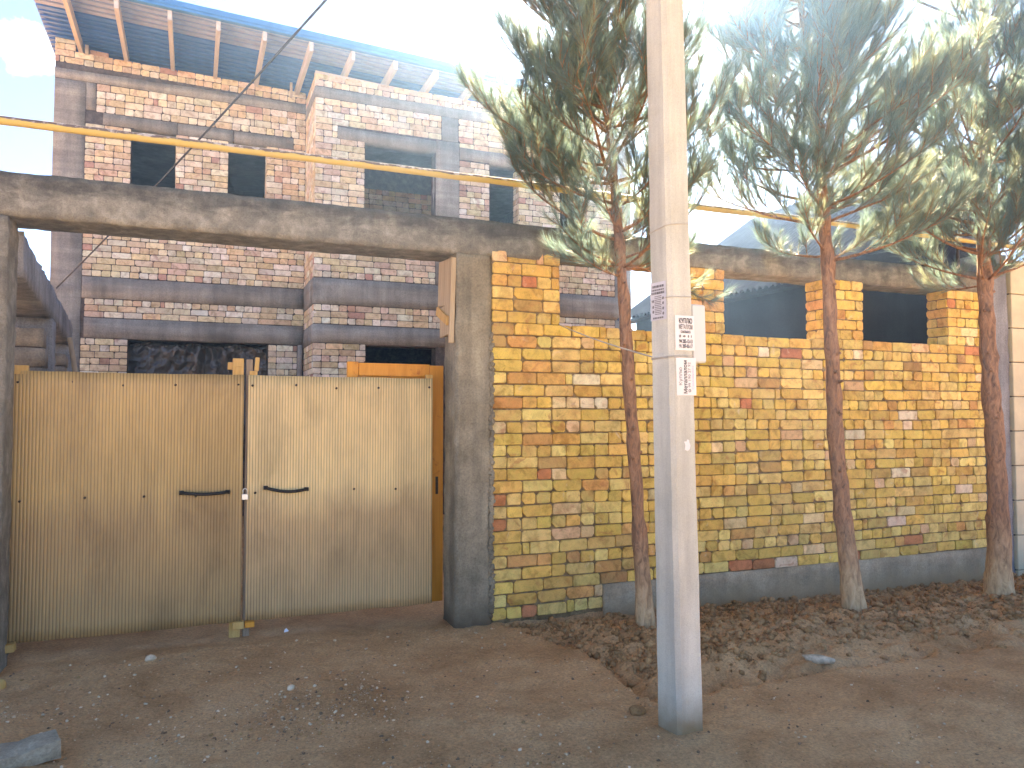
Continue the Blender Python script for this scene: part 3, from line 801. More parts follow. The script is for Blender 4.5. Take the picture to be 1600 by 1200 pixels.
def gate_leaf(x0, x1, mat, label, seed, hx, hinge, sagh=0.02):
    loc = Vector((x0 if hinge < 0 else x1, GY_, 0.13))
    g = empty('gate_leaf', loc, label, 'gate', 'two leaves of the ribbed yard gate')
    V, F = ribbed(x0, x1, 0.135, 1.907, GY_, seed=seed)
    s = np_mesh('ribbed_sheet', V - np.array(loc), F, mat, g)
    for zc in (0.22, 1.04, 1.84): board(g, (x0 + x1) / 2, GY_ + 0.035, zc, x1 - x0 - 0.13, 0.035, 0.07, 'wood_yellow', name='rail')
    for xc in (x0 + 0.035, x1 - 0.035): board(g, xc, GY_ + 0.035, 1.04, 0.055, 0.038, 1.86 if (xc > 0.2) == (hinge < 0) else 1.80, 'wood_yellow', name='stile')
    # screws
    sv, sf = ico(1); me = None
    for (px, pz) in [(x0 + f_ * (x1 - x0), 1.83 + 0.012 * math.sin(f_ * 9)) for f_ in (0.02, 0.24, 0.45, 0.68, 0.97)] + [(x0 + f_ * (x1 - x0), 1.05 + 0.01 * math.sin(f_ * 5)) for f_ in (0.04, 0.30, 0.55, 0.78)]:
        if me is None:
            o = mk('screw', sv * np.array([0.010, 0.006, 0.010]), sf, 'rusty', g, True); me = o.data
        else:
            o = bpy.data.objects.new('screw', me); COL.objects.link(o); o.parent = g
        o.location = Vector((px, GY_ - 0.002, pz)) - loc
    # bent bar handle
    t = MB(); pts = []
    for k in range(11):
        u = k / 10; pts.append(Vector((hx[0] + u * (hx[1] - hx[0]), GY_ - 0.012 - 0.030 * math.sin(math.pi * min(1, max(0, u))) ** 0.5, hx[2] - sagh * math.sin(math.pi * u) + (hx[3] - hx[2]) * u)) - loc)
    t.tube(pts, 0.0115, 8)
    for e in (0, -1): t.bbox(pts[e].x - 0.016, pts[e].x + 0.016, pts[e].y - 0.002, pts[e].y + 0.016, pts[e].z - 0.014, pts[e].z + 0.014, 0.002)
    t.build('handle', 'black_iron', g, True)
    return g
GL = gate_leaf(-1.10, 0.340, 'gate_l', 'darker brown ribbed gate leaf beside the left concrete post', 3.0, (-0.07, 0.235, 1.071, 1.066), -1, 0.010)
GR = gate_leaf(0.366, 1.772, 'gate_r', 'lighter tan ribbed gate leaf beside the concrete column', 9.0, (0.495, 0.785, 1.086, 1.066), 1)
# the scrap-wood blocks the leaves stand on and the meeting posts that rise above them
board(GL, 0.296, GY_ + 0.05, 1.02, 0.075, 0.05, 2.02, 'wood_yellow', name='meeting_post')
board(GL, 0.275, GY_ + 0.082, 1.975, 0.10, 0.02, 0.055, 'wood_yellow', (0, R(2), 0), name='cleat')
board(GR, 0.374, GY_ + 0.05, 1.02, 0.045, 0.05, 2.01, 'wood_grey', name='meeting_post')
board(GR, 0.425, GY_ + 0.03, 1.99, 0.03, 0.03, 0.10, 'wood_yellow', (0, R(4), 0), name='cleat')
board(GL, 0.318, GY_ + 0.0, 0.115, 0.075, 0.07, 0.05, 'wood_yellow', name='foot_block')
board(GR, 0.395, GY_ + 0.0, 0.115, 0.065, 0.07, 0.04, 'wood_orange', name='foot_block')
board(GL, -1.09, GY_ - 0.04, 0.12, 0.10, 0.08, 0.05, 'wood_yellow', (0, R(-5), 0), name='foot_block')
board(GL, -1.06, GY_ + 0.02, 1.915, 0.09, 0.05, 0.06, 'wood_yellow', name='corner_block')
pl = empty('padlock', (0.352, GY_ - 0.012, 1.03), 'small steel padlock joining the two gate leaves', 'padlock')
MB().bbox(-0.022, 0.022, -0.010, 0.010, -0.024, 0.018, 0.003).build('lock_body', 'steel', pl)
MB().tube([(-0.014, 0, 0.016)] + [(-0.014 * math.cos(math.pi * k / 8), 0, 0.042 + 0.014 * math.sin(math.pi * k / 8)) for k in range(9)] + [(0.014, 0, 0.016)], 0.0036, 8).build('shackle', 'steel', pl, True)

# orange panel door leaning behind the right leaf
dr = empty('panel_door', (1.46, 6.0, 0.12), 'orange varnished panel door standing behind the right gate leaf', 'door')
for nm, b in (('stile', (1.10, 1.185, 6.0, 6.04, 0.122, 2.035)), ('stile', (1.765, 1.880, 6.0, 6.04, 0.122, 2.02)), ('rail', (1.187, 1.763, 6.002, 6.038, 1.925, 2.028)), ('rail', (1.187, 1.763, 6.002, 6.038, 0.125, 0.24)), ('rail', (1.187, 1.763, 6.002, 6.038, 1.0, 1.10)), ('muntin', (1.44, 1.495, 6.002, 6.037, 1.102, 1.923)), ('door_panel', (1.187, 1.438, 6.012, 6.03, 1.102, 1.923)), ('door_panel', (1.497, 1.763, 6.012, 6.03, 1.102, 1.923)), ('door_panel', (1.187, 1.763, 6.012, 6.03, 0.242, 0.998))):
    o = MB().bbox(*b, 0.004).build(nm, 'wood_orange', dr); o.location = -Vector(dr.location)
o = MB().bbox(1.815, 1.836, 5.992, 6.001, 0.98, 1.12, 0.002).build('lock_plate', 'rusty', dr); o.location = -Vector(dr.location)

# ------------------------------------------------------------------ yellow gas pipe above the beam
gp = empty('gas_pipe', (1.0, FY + 0.03, 3.15), 'long yellow gas pipe with peeling paint running above the concrete beam', 'pipe')
pts = []
for k in range(160):
    x = -3.0 + 12.5 * k / 159; pts.append((x - 1.0, 0.004 * math.sin(x * 2), 3.474 + 0.004 * (x > 2) + 0.005 * math.sin(x * 1.3) - 3.15))
MB().tube(pts, [0.0285 + 0.0008 * math.sin(k * 1.7) for k in range(160)], 14).build('pipe_run', 'pipe', gp, True)
for x in (-1.62, 3.62, 7.45):
    MB().tube([(x - 1.0, 0.02, -0.06), (x - 1.0, 0.02, 0.30)], 0.018, 8).build('stanchion', 'rusty', gp, True)

# ------------------------------------------------------------------ left boundary wall of concrete blocks
bw = empty('block_boundary_wall', (-1.06, 5.92, 0), 'grey boundary wall of concrete blocks and posts running back from the left post', 'wall', rot=(0, 0, R(4.4)))
def bwp(name, b, mat, **k): return rough_box(name, b, mat, bw, **k)
bwp('beam', (-0.38, -0.005, -0.02, 5.7, 2.53, 2.83), 'conc_side', step=0.12, amp=0.010)
bwp('post', (-0.40, 0.010, 2.35, 2.75, -0.1, 2.528), 'conc_side', step=0.1, amp=0.010)
bwp('post', (-0.40, 0.010, 5.25, 5.72, -0.1, 2.528), 'conc_side', step=0.1, amp=0.010)
rb = random.Random(4)
for (ya, yb_, ztop) in ((2.05, 2.348, 2.40), (4.6, 5.248, 2.36)):
    z = 0.0
    while z < ztop - 0.05:
        h = 0.185 * rb.uniform(0.96, 1.04)
        b_ = rough_box('block', (-0.37 + rb.uniform(-0.01, 0.01), -0.03 + rb.uniform(-0.012, 0.012), ya + rb.uniform(-0.01, 0.01), yb_, z + 0.008, min(z + h, ztop)), 'conc_block', bw, 0.09, 0.006)
        z += h
bwp('low_wall', (-0.36, -0.05, 0.0, 4.6, -0.1, 1.25), 'conc_block', step=0.15, amp=0.008)
bwp('mortar_core', (-0.34, -0.06, 2.07, 2.34, -0.1, 2.35), 'mortar_house', step=0.2, amp=0.002)
bwp('mortar_core', (-0.34, -0.06, 4.62, 5.24, -0.1, 2.33), 'mortar_house', step=0.2, amp=0.002)
lp = MB().tube([(0, 0, 0), (0.10, -0.03, 0.7), (0.07, -0.12, 1.4), (-0.07, -0.30, 2.35)][::-1], [0.022, 0.026, 0.03, 0.032], 9).build('leaning_log', 'wood_grey', None, True)
lp.location = (-1.02, 8.55, 0.0); tag(lp, 'weathered wooden pole leaning against the left block wall', 'timber')

# ------------------------------------------------------------------ the house
YB, YF = 13.0, 11.9
HX0, HXB, HX1 = -2.0, 1.655, 7.25
house = empty('brick_house', (2.6, YB, 0), 'unfinished two storey pale brick house with concrete bands and blue roof', 'house')
ho = Vector((2.6, YB, 0))
def hbox(name, b, mat='conc_house', amp=0.006, step=0.2):
    o = rough_box(name, b, mat, house, step, amp, 3.0, 0.002); o.location = -ho; return o
def zr(x): return 7.085 - 0.043 * (x + 1.58)      # underside of the rafters
hr = random.Random(8); hit = []
def hlay(x0, x1, z0, z1, y, holes=(), **k):
    for (x, z, w, h) in lay(x0, x1, z0, z1, holes, 0.098, 0.42, hr): hit.append((Vector((x, y, z)), 0.0, w, h))
W1, W2 = (-0.955, -0.325), (0.45, 1.035)
holesB = [(W1[0], W1[1], 4.55, 6.03), (W2[0], W2[1], 4.55, 6.03), (-1.35, 1.46, 6.03, 6.22)]
hlay(-1.58, HXB, 3.71, 6.22, YB, holesB + [(-1.7, -1.35, 6.03, 6.22)])
hlay(-1.44, HXB, 6.22, 6.655, YB)
hlay(-1.54, HXB, 3.09, 3.375, YB)
hlay(-1.58, -0.945, 1.2, 2.775, YB); hlay(1.10, 1.555, 1.2, 2.765, YB)
for (x, z, w, h) in lay(HX0, HXB, 0, 0.196, (), 0.098, 0.42, hr): hit.append((Vector((x, YB, 6.815 + z + 0.026 * (HXB - x) * 1.0)), 0.0, w, h))
for (x, z, w, h) in lay(HX0, -1.73, 7.10, 7.39, (), 0.098, 0.42, hr): hit.append((Vector((x, YB, z)), 0.0, w, h))
W3, W4, W5 = (2.425, 3.585), (4.522, 5.055), (5.834, 6.37)
holesF = [(*W3, 4.3, 5.90), (W4[0], W4[1], 4.3, 5.86), (W5[0], W5[1], 4.3, 5.82), (2.0, 3.60, 5.90, 6.10), (3.585, 3.99, 3.0, 6.12), (3.68, 3.975, 6.1, 6.6), (3.99, 6.92, 5.84, 6.05)]
hlay(HXB, 6.92, 3.735, 6.525, YF, holesF)
hlay(HXB, 6.92, 3.02, 3.32, YF)
hlay(HXB, 2.46, 1.2, 2.725, YF); hlay(3.99, 6.92, 1.2, 2.72, YF)
for (x, z, w, h) in lay(HXB, HX1, 0, 0.196, (), 0.098, 0.42, hr): hit.append((Vector((x, YF, 6.685 + z + 0.026 * (HXB - x) * 0.5 + 0.02)), 0.0, w, h))
# the short return of the bay, facing left
for (za, zb_) in ((1.2, 2.725), (3.02, 3.32), (3.735, 6.525), (6.70, 6.895)):
    for (x, z, w, h) in lay(0.0, YB - YF, za, zb_, (), 0.098, 0.42, hr): hit.append((Vector((HXB, YF + x, z)), -math.pi / 2, w, h))
# right reveals of the window openings
for (wx, y, z1_) in ((W1[1], YB, 6.02), (W2[1], YB, 6.02), (W4[1], YF, 5.86), (W5[1], YF, 5.82)):
    k = 0; z = 4.45
    while z + 0.098 <= z1_ + 0.02:
        for (dy, w) in ([(0.13, 0.245)] if k % 2 else [(0.066, 0.118), (0.19, 0.118)]): hit.append((Vector((wx - 0.001, y + 0.008 + dy, z + 0.049)), -math.pi / 2, w, 0.089))
        z += 0.098; k += 1
# far inner wall seen through the wide opening
for (x, z, w, h) in lay(1.9, 4.9, 3.9, 6.0, (), 0.098, 0.42, hr): hit.append((Vector((x, 14.6, z)), 0.0, w, h))
HSET = brick_set(0.8, 0.05)
put_rel(house, hit, ho, HSET, 'hbrick', 'hbrick_j', HOUSE_PAL, 300, tilt=0.006)
# solid walls behind the brick faces, openings left free
mb = MB(); e = 0.011
def wall_grid(xa, xb, za, zb_, y, th, holes):
    xs = sorted({xa, xb, *[h_[0] for h_ in holes], *[h_[1] for h_ in holes]}); zs = sorted({za, zb_, *[h_[2] for h_ in holes], *[h_[3] for h_ in holes]})
    for p, q in zip(xs[:-1], xs[1:]):
        for r_, s_ in zip(zs[:-1], zs[1:]):
            cx, cz = (p + q) / 2, (r_ + s_) / 2
            if xa <= cx <= xb and za <= cz <= zb_ and not any(h_[0] < cx < h_[1] and h_[2] < cz < h_[3] for h_ in holes):
                mb.box(p, q, y + e, y + e + th, r_, s_)
wall_grid(HX0 + 0.01, HXB + 0.012, -0.1, 6.98, YB, 0.25, [(W1[0], W1[1] + e, 4.5, 6.04), (W2[0], W2[1] + e, 4.5, 6.04), (-0.945, 1.10, 0.9, 2.78)])
wall_grid(HXB + e, HX1 - 0.02, -0.1, 6.84, YF, 0.25, [(*W3, 4.25, 5.92), (W4[0], W4[1] + e, 4.25, 5.88), (W5[0], W5[1] + e, 4.25, 5.84), (2.46, 3.60, 0.2, 2.71)])
mb.box(HXB + e, HXB + 0.26, YF + 0.27, YB + 0.008, -0.1, 6.84)
mb.box(HX0 + 0.012, HX0 + 0.26, YB + 0.27, 20, -0.1, 7.2); mb.box(HX1 - 0.27, HX1 - 0.022, YF + 0.27, 20, -0.1, 6.72)
mb.box(HX0 + 0.26, HX1 - 0.27, 19.75, 19.99, -0.1, 6.7)
mb.box(1.8, 5.0, 14.612, 14.85, 3.7, 6.64)
mb.box(HX0 + 0.02, -1.745, YB + 0.012, YB + 0.24, 6.98, 7.40)
o = mb.build('wall', 'mortar_house', house); o.location = -ho
hbox('floor_slab', (HX0 + 0.05, HX1 - 0.05, YF + 0.28, 19.7, 3.36, 3.72)) if False else None
mb = MB(); mb.box(HX0 + 0.27, HX1 - 0.28, YB + 0.27, 19.7, 3.38, 3.70); mb.box(HXB + 0.27, HX1 - 0.28, YF + 0.27, YB + 0.26, 3.38, 3.70)
o = mb.build('floor_slab', 'conc_house', house); o.location = -ho
mb = MB(); mb.box(HX0 + 0.27, HX1 - 0.28, YB + 0.27, 19.7, 6.50, 6.64); mb.box(HXB + 0.27, HX1 - 0.28, YF + 0.27, YB + 0.26, 6.50, 6.64)
o = mb.build('ceiling_slab', 'conc_house', house); o.location = -ho
# concrete posts, ring beams and lintels
T = 0.002
hbox('concrete_post', (HX0, -1.582, YB - 0.006, YB + 0.26, -0.1, 6.655))
hbox('concrete_post', (-1.58, -1.445, YB - 0.003, YB + 0.10, 6.235, 6.655))
hbox('ring_beam', (HX0 - T, HXB, YB - 0.010, YB + 0.26, 6.66, 6.812))
hbox('ring_beam', (-1.58, HXB, YB - 0.012, YB + 0.2, 3.38, 3.705))
hbox('lintel', (-1.54, HXB, YB - 0.012, YB + 0.262, 2.78, 3.088))
hbox('lintel', (-1.35, -0.31, YB - 0.008, YB + 0.263, 6.035, 6.215)); hbox('lintel', (-0.305, 0.52, YB - 0.004, YB + 0.263, 6.032, 6.213)); hbox('lintel', (0.525, 1.46, YB - 0.008, YB + 0.263, 6.03, 6.21))
hbox('ring_beam', (HXB - 0.012, HX1, YF - 0.012, YF + 0.27, 6.528, 6.690)); hbox('ring_beam', (HXB - 0.013, HXB + 0.25, YF + 0.272, YB - 0.012, 6.528, 6.692))
hbox('ring_beam', (HXB - 0.012, HX1, YF - 0.012, YF + 0.27, 3.325, 3.73)); hbox('ring_beam', (HXB - 0.013, HXB + 0.25, YF + 0.272, YB - 0.014, 3.325, 3.73))
hbox('lintel', (HXB - 0.012, HX1, YF - 0.012, YF + 0.27, 2.728, 3.016)); hbox('lintel', (HXB - 0.013, HXB + 0.25, YF + 0.272, YB - 0.014, 2.728, 3.016))
hbox('lintel', (2.0, 3.60, YF - 0.008, YF + 0.265, 5.905, 6.098)); hbox('lintel', (3.995, 6.92, YF - 0.008, YF + 0.265, 5.845, 6.045))
hbox('concrete_post', (3.587, 3.988, YF - 0.010, YF + 0.267, 3.735, 6.115)); hbox('concrete_post', (3.685, 3.97, YF - 0.004, YF + 0.1, 6.12, 6.525))
hbox('concrete_post', (6.925, HX1 + 0.004, YF - 0.008, YF + 0.28, -0.1, 6.524))
hbox('concrete_post', (1.558, 1.635, YB - 0.10, YB + 0.1, -0.1, 2.775))
# wall plate, rafters, battens, sheet
EY = 11.30
def sloped(name, x0, x1, y0, y1, za, zb_, mat, parent=house):
    v = [(x0, y0, zr(x0) + za), (x1, y0, zr(x1) + za), (x1, y1, zr(x1) + za), (x0, y1, zr(x0) + za), (x0, y0, zr(x0) + zb_), (x1, y0, zr(x1) + zb_), (x1, y1, zr(x1) + zb_), (x0, y1, zr(x0) + zb_)]
    o = mk(name, [Vector(p) - ho for p in v], [(0, 3, 2, 1), (4, 5, 6, 7), (0, 1, 5, 4), (1, 2, 6, 5), (2, 3, 7, 6), (3, 0, 4, 7)], mat, parent); return o
sloped('wall_plate', -1.73, HXB, YB + 0.02, YB + 0.16, -0.045, -0.001, 'wood_rafter')
sloped('wall_plate', HXB, HX1, YF + 0.02, YF + 0.16, -0.045, -0.001, 'wood_rafter')
rx = [-1.66, -1.045, -0.39, 0.235, 0.86, 1.51, 2.12, 2.77, 3.42, 4.08, 4.69, 5.33, 5.97, 6.62, 7.15]
roof = empty('roof', (0, 0, 0)); roof.parent = house
for k, x in enumerate(rx):
    r_ = sloped('rafter', x - 0.028, x + 0.028, EY + 0.02, 16.5, 0.0, 0.155, 'wood_rafter', roof)
o = board(None, 1.40, YB - 0.10, 6.98, 0.04, 0.04, 0.25, 'wood_rafter', name='strut'); o.matrix_world = Matrix.Translation(-ho) @ o.matrix_world; o.parent = roof
sloped('rafter', -1.60, -1.555, YB - 0.05, 16.4, -0.02, 0.12, 'wood_rafter', roof)
t = MB(); a0, a1 = Vector((1.62, YB - 0.5, zr(1.5) + 0.06)), Vector((2.45, YF + 0.02, zr(2.4) - 0.02))
for k in range(16):
    y = EY + 0.03 + k * 0.145
    sloped('batten', -2.09, HX1 + 0.3, y, y + (0.085 if k < 6 else 0.05), 0.157, 0.180, 'batten' if k < 5 else 'blue_under', roof)
xs = np.arange(-2.12, HX1 + 0.36, 0.045); ys = np.concatenate([np.arange(EY - 0.03, 14.5, 0.03), np.arange(14.6, 16.6, 0.4)])
X, Y = np.meshgrid(xs, ys, indexing='ij')
Z = zr(X) + 0.196 + 0.010 * np.sin(X / 0.18 * 2 * np.pi) + 0.012 * ((Y / 0.145) % 1.0)
V = np.stack([X, Y, Z], -1).reshape(-1, 3) - np.array(ho); V2 = V.copy(); V2[:, 2] += 0.004
nv = len(V); ny = len(ys); i, j = np.meshgrid(np.arange(len(xs) - 1), np.arange(ny - 1), indexing='ij'); a = (i * ny + j).ravel()
q = np.stack([a, a + ny, a + ny + 1, a + 1], 1)
np_mesh('roof_sheet', np.concatenate([V, V2]), np.concatenate([q[:, ::-1], q + nv]), 'blue_under', roof)
# blue eave flashing and the rake trim at the left
sloped('eave_trim', -2.14, HX1 + 0.36, EY - 0.055, EY - 0.032, 0.135, 0.245, 'blue_metal', roof)
sloped('eave_lip', -2.14, HX1 + 0.36, EY - 0.053, EY + 0.07, 0.246, 0.251, 'blue_metal', roof)
sloped('eave_return', -2.14, HX1 + 0.36, EY - 0.030, EY + 0.02, 0.135, 0.140, 'blue_metal', roof)
# gutter-like second fold
sloped('eave_fold', -2.14, HX1 + 0.36, EY - 0.066, EY - 0.056, 0.175, 0.252, 'blue_metal', roof)
lb = board(None, -1.42, YB + 0.09, 0, 0.25, 0.12, 0.088, 'hbrick', name='loose_brick', c=0.005)
lb.matrix_world = Matrix.LocRotScale(Vector((-1.42, YB + 0.09, zr(-1.42) + 0.044)), Euler((0, R(2), R(3))), None)
lb.color = (0.52, 0.33, 0.24, 1); tag(lb, 'single loose pinkish brick lying on the parapet under the blue roof', 'brick')

# black film stretched over the wide ground floor opening
nx, nz = 260, 110
U, Wz = np.meshgrid(np.linspace(0, 1, nx), np.linspace(0, 1, nz), indexing='ij')
X = -0.97 + U * 2.08; Z = 1.15 + Wz * 1.62
P = np.stack([X * 3, Z * 3, X * 0], -1)
fold = 0.045 * np.sin((X - 0.1) / (0.10 + 0.28 * (1 - Wz)) * 4) * np.exp(-((X - 0.1) / 0.5) ** 2)
Y = YB + 0.13 + fold + 0.05 * fbm(P, 3) + 0.07 * np.abs(fbm(P * 1.7, 3)) + 0.014 * np.abs(fbm(P * 6, 2))
Z = Z - 0.05 * (Wz > 0.97) * np.abs(np.sin(X * 5))
i, j = np.meshgrid(np.arange(nx - 1), np.arange(nz - 1), indexing='ij'); a = (i * nz + j).ravel(); q = np.stack([a, a + nz, a + nz + 1, a + 1], 1)
V = np.stack([X, Y, Z], -1).reshape(-1, 3); V2 = V + np.array([0, 0.002, 0])
film = np_mesh('plastic_film', np.concatenate([V, V2]), np.concatenate([q, q[:, ::-1] + len(V)]), 'film', smooth=True)
tag(film, 'crinkled black plastic film hung across the ground floor opening of the house', 'plastic film')

# ------------------------------------------------------------------ outbuilding with zinc roof, seen through the fence openings
ob = empty('outbuilding', (8.0, 8.5, 0), 'dark plastered outbuilding with corrugated zinc roof behind the fence', 'building')
oo = Vector((8.0, 8.5, 0))
OX, OZ, OR, OYA, OYB = 6.50, 3.21, 9.33, 6.35, 11.12      # eave line, ridge line, front and back
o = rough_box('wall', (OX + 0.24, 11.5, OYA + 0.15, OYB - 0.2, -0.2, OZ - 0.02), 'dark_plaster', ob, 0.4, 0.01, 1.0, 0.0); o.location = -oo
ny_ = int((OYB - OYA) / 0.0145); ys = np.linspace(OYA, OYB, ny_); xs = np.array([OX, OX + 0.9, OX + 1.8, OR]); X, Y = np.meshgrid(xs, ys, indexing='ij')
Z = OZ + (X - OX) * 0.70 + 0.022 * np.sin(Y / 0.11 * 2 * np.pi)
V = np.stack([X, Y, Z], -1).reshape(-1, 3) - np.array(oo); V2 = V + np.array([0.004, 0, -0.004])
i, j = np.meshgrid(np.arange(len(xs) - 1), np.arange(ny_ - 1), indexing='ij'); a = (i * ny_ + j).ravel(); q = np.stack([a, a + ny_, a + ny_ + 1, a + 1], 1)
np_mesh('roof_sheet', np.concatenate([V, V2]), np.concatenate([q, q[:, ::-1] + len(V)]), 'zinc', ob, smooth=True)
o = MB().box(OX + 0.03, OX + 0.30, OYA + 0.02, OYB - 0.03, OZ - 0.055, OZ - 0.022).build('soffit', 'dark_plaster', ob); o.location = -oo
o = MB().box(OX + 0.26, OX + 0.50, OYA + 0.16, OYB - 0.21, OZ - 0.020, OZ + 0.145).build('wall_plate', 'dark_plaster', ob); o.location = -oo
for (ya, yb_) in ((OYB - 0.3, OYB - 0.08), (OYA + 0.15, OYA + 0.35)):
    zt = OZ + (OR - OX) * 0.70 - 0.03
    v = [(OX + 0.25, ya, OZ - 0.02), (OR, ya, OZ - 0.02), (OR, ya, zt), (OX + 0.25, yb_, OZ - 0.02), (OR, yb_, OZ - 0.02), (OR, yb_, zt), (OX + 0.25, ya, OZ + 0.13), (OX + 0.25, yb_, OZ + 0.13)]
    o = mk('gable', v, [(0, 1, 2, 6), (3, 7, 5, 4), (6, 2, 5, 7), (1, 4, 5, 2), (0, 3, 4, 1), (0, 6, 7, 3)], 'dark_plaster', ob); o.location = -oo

# ------------------------------------------------------------------ end post and the neighbour's cream wall
ep = rough_box('fence_end_post', (7.805, 8.10, FY - 0.03, FY + 0.33, -0.3, 3.35), 'conc_side', None, 0.08, 0.008)
tag(ep, 'dark grey concrete post at the far end of the brick fence', 'post')
nb = empty('cream_panel_wall', (9.5, FY, 0), 'cream neighbour wall of wide smooth stone courses at right edge', 'wall')
no = Vector((9.5, FY, 0)); z = -0.4; k = 0
while z < 3.3:
    x = 8.125 - (0.35 if k % 2 else 0)
    while x < 11.5:
        xa = max(x, 8.125); o = MB().bbox(xa + 0.003, x + 1.3 - 0.003, FY - 0.05, FY + 0.1, z + 0.003, z + 0.365, 0.006).build('panel', 'cream', nb); o.location = -no; x += 1.3
    z += 0.37; k += 1
o = MB().box(8.13, 11.9, FY - 0.02, FY + 0.2, -0.4, 3.28).build('wall_core', 'mortar_house', nb); o.location = -no

# ------------------------------------------------------------------ pine trees
def pine(name, base, lean, r0, z_low, z_top, spread, label, seed, extra=(), wind=0.0):
    rr = random.Random(seed); nr = np.random.default_rng(seed)
    t = empty(name, base, label, 'tree', 'pines along the fence')
    H = z_top
    def axis_pt(z):
        return Vector((lean[0] * z / H + 0.018 * math.sin(z * 1.3 + seed), lean[1] * z / H + 0.02 * math.sin(z * 1.7 + 2 * seed), z))
    zs = np.linspace(-0.15, H, 70); n = 16; V = []; F = []
    for k, z in enumerate(zs):
        c = axis_pt(z); f = max(0, z) / H
        r = r0 * (0.92 - 0.24 * min(1, max(0, z) / 0.8)) * (1 - 0.88 * f ** 1.4) + 0.03 * r0 * 8 * math.exp(-max(0, z + 0.05) / 0.09) * 0.3
        r *= 1 + 0.10 * math.exp(-(((z - 0.35 * round(z / 0.35)) / 0.05) ** 2)) * (z > 0.6)     # rings of old branch scars
        for q in range(n):
            an = 2 * math.pi * q / n
            V.append((c.x + r * math.cos(an), c.y + r * math.sin(an), z))
    V = np.array(V); dd = fbm(V * np.array([18, 18, 7]), 3) * r0 * 0.10
    for k in range(len(zs)):
        c = axis_pt(zs[k]); s_ = slice(k * n, k * n + n); o_ = V[s_, :2] - np.array([c.x, c.y]); V[s_, :2] += o_ / (np.linalg.norm(o_, axis=1)[:, None] + 1e-9) * dd[s_, None]
    for k in range(len(zs) - 1):
        for q in range(n): F.append((k * n + q, k * n + (q + 1) % n, (k + 1) * n + (q + 1) % n, (k + 1) * n + q))
    F.append(tuple(range(n))[::-1])
    mk('trunk', V, F, 'bark', t, True)
    # stubs of sawn branches
    for k in range(9):
        z = rr.uniform(0.9, z_low - 0.05); an = rr.uniform(3.3, 6.1); c = axis_pt(z); f = z / H; r = r0 * 0.65 * (1 - 0.88 * f ** 1.4)
        dv = Vector((math.cos(an), math.sin(an), 0.25))
        MB().tube([c + dv * r * 0.6, c + dv * (r + rr.uniform(0.012, 0.035))], [0.016, 0.011], 8).build('stub', 'bark', t, True)
    shoots = []     # (start, end, curved list)
    def limb(c, dv, L, r, up):
        pts = [c]; d_ = dv.normalized(); m_ = 8
        for k in range(m_):
            d_ = (d_ + Vector((wind * 0.10, 0, up * 0.075)) + Vector((rr.uniform(-1, 1), rr.uniform(-1, 1), rr.uniform(-1, 1))) * 0.09).normalized()
            pts.append(pts[-1] + d_ * L / m_)
        return pts
    def side_shoots(pts, L, level):
        m_ = len(pts) - 1
        for k in range(2 if level == 0 else 3, m_ + 1):
            tdir = (pts[min(k + 1, m_)] - pts[k - 1]).normalized()
            for s_ in (0, 1):
                if rr.random() < (0.22 if level == 0 else 0.55): continue
                side = tdir.cross(Vector((0, 0, 1)))
                if side.length < 0.05: side = Vector((1, 0, 0))
                side.normalize()
                dv = (tdir * rr.uniform(0.6, 1.0) + side * (1 if s_ else -1) * rr.uniform(0.35, 0.8) + Vector((0, 0, rr.uniform(0.0, 0.65))))
                l_ = L * rr.uniform(0.30, 0.50) * (1.15 - 0.5 * k / m_) if level == 0 else L * rr.uniform(0.4, 0.6)
                sp = limb(pts[k], dv, max(0.14, l_), 0.004, 1.0)
                shoots.append((sp, level + 1))
                if level == 0 and l_ > 0.26: side_shoots(sp, l_, 1)
    z = z_low
    while z < H - 0.12:
        f = (z - z_low) / (H - z_low); Lm = spread * (1 - f) ** 0.75 * (0.62 + 0.38 * min(1, f / 0.18)) + 0.12
        nb_ = rr.choice((4, 5, 6)); a0 = rr.uniform(0, 6.28)
        for k in range(nb_):
            an = a0 + 2 * math.pi * k / nb_ + rr.uniform(-0.35, 0.35); L = Lm * rr.uniform(0.65, 1.12)
            c = axis_pt(z + rr.uniform(-0.05, 0.05)); dv = Vector((math.cos(an), math.sin(an), rr.uniform(-0.08, 0.40) + 0.45 * f))
            pts = limb(c, dv, L, 0.01, 0.9)
            rb_ = 0.006 + 0.008 * L
            MB().tube(pts, [rb_ * (1 - 0.8 * q / 8) for q in range(9)], 6).build('branch', 'bark', t, True)
            shoots.append((pts[4:], 0)); side_shoots(pts, L, 0)
        z += rr.uniform(0.17, 0.25)
    top = [axis_pt(H - 0.5 + 0.1 * k) for k in range(6)]; shoots.append((top, 0)); side_shoots(top, 0.5, 1)
    for (z, an, L, rise, droop) in extra:
        c = axis_pt(z); pts = limb(c, Vector((math.cos(an), math.sin(an), rise)), L, 0.01, droop)
        MB().tube(pts, [0.010 * (1 - 0.8 * q / 8) for q in range(9)], 6).build('branch', 'bark', t, True)
        shoots.append((pts[3:], 0)); side_shoots(pts, L * 0.75, 0)
    # twigs in one mesh, needles in another
    tw = MB(); NV = []; NC = []
    for (sp, lv) in shoots:
        if lv > 0: tw.tube(sp, [0.0045 * (1 - 0.6 * q / (len(sp) - 1)) for q in range(len(sp))], 4, False)
        S = np.array([p[:] for p in sp]); seg = np.linalg.norm(np.diff(S, axis=0), axis=1); tot = seg.sum()
        cnt = int(min(tot, 0.34) * 330) + 24
        # needles sit on the outer stretch of every shoot, thickest at its tip
        u = 1 - (nr.random(cnt) ** 1.25) * min(1, 0.40 / tot)
        cum = np.concatenate([[0], np.cumsum(seg)]) / tot; idx = np.clip(np.searchsorted(cum, u, 'right') - 1, 0, len(seg) - 1)
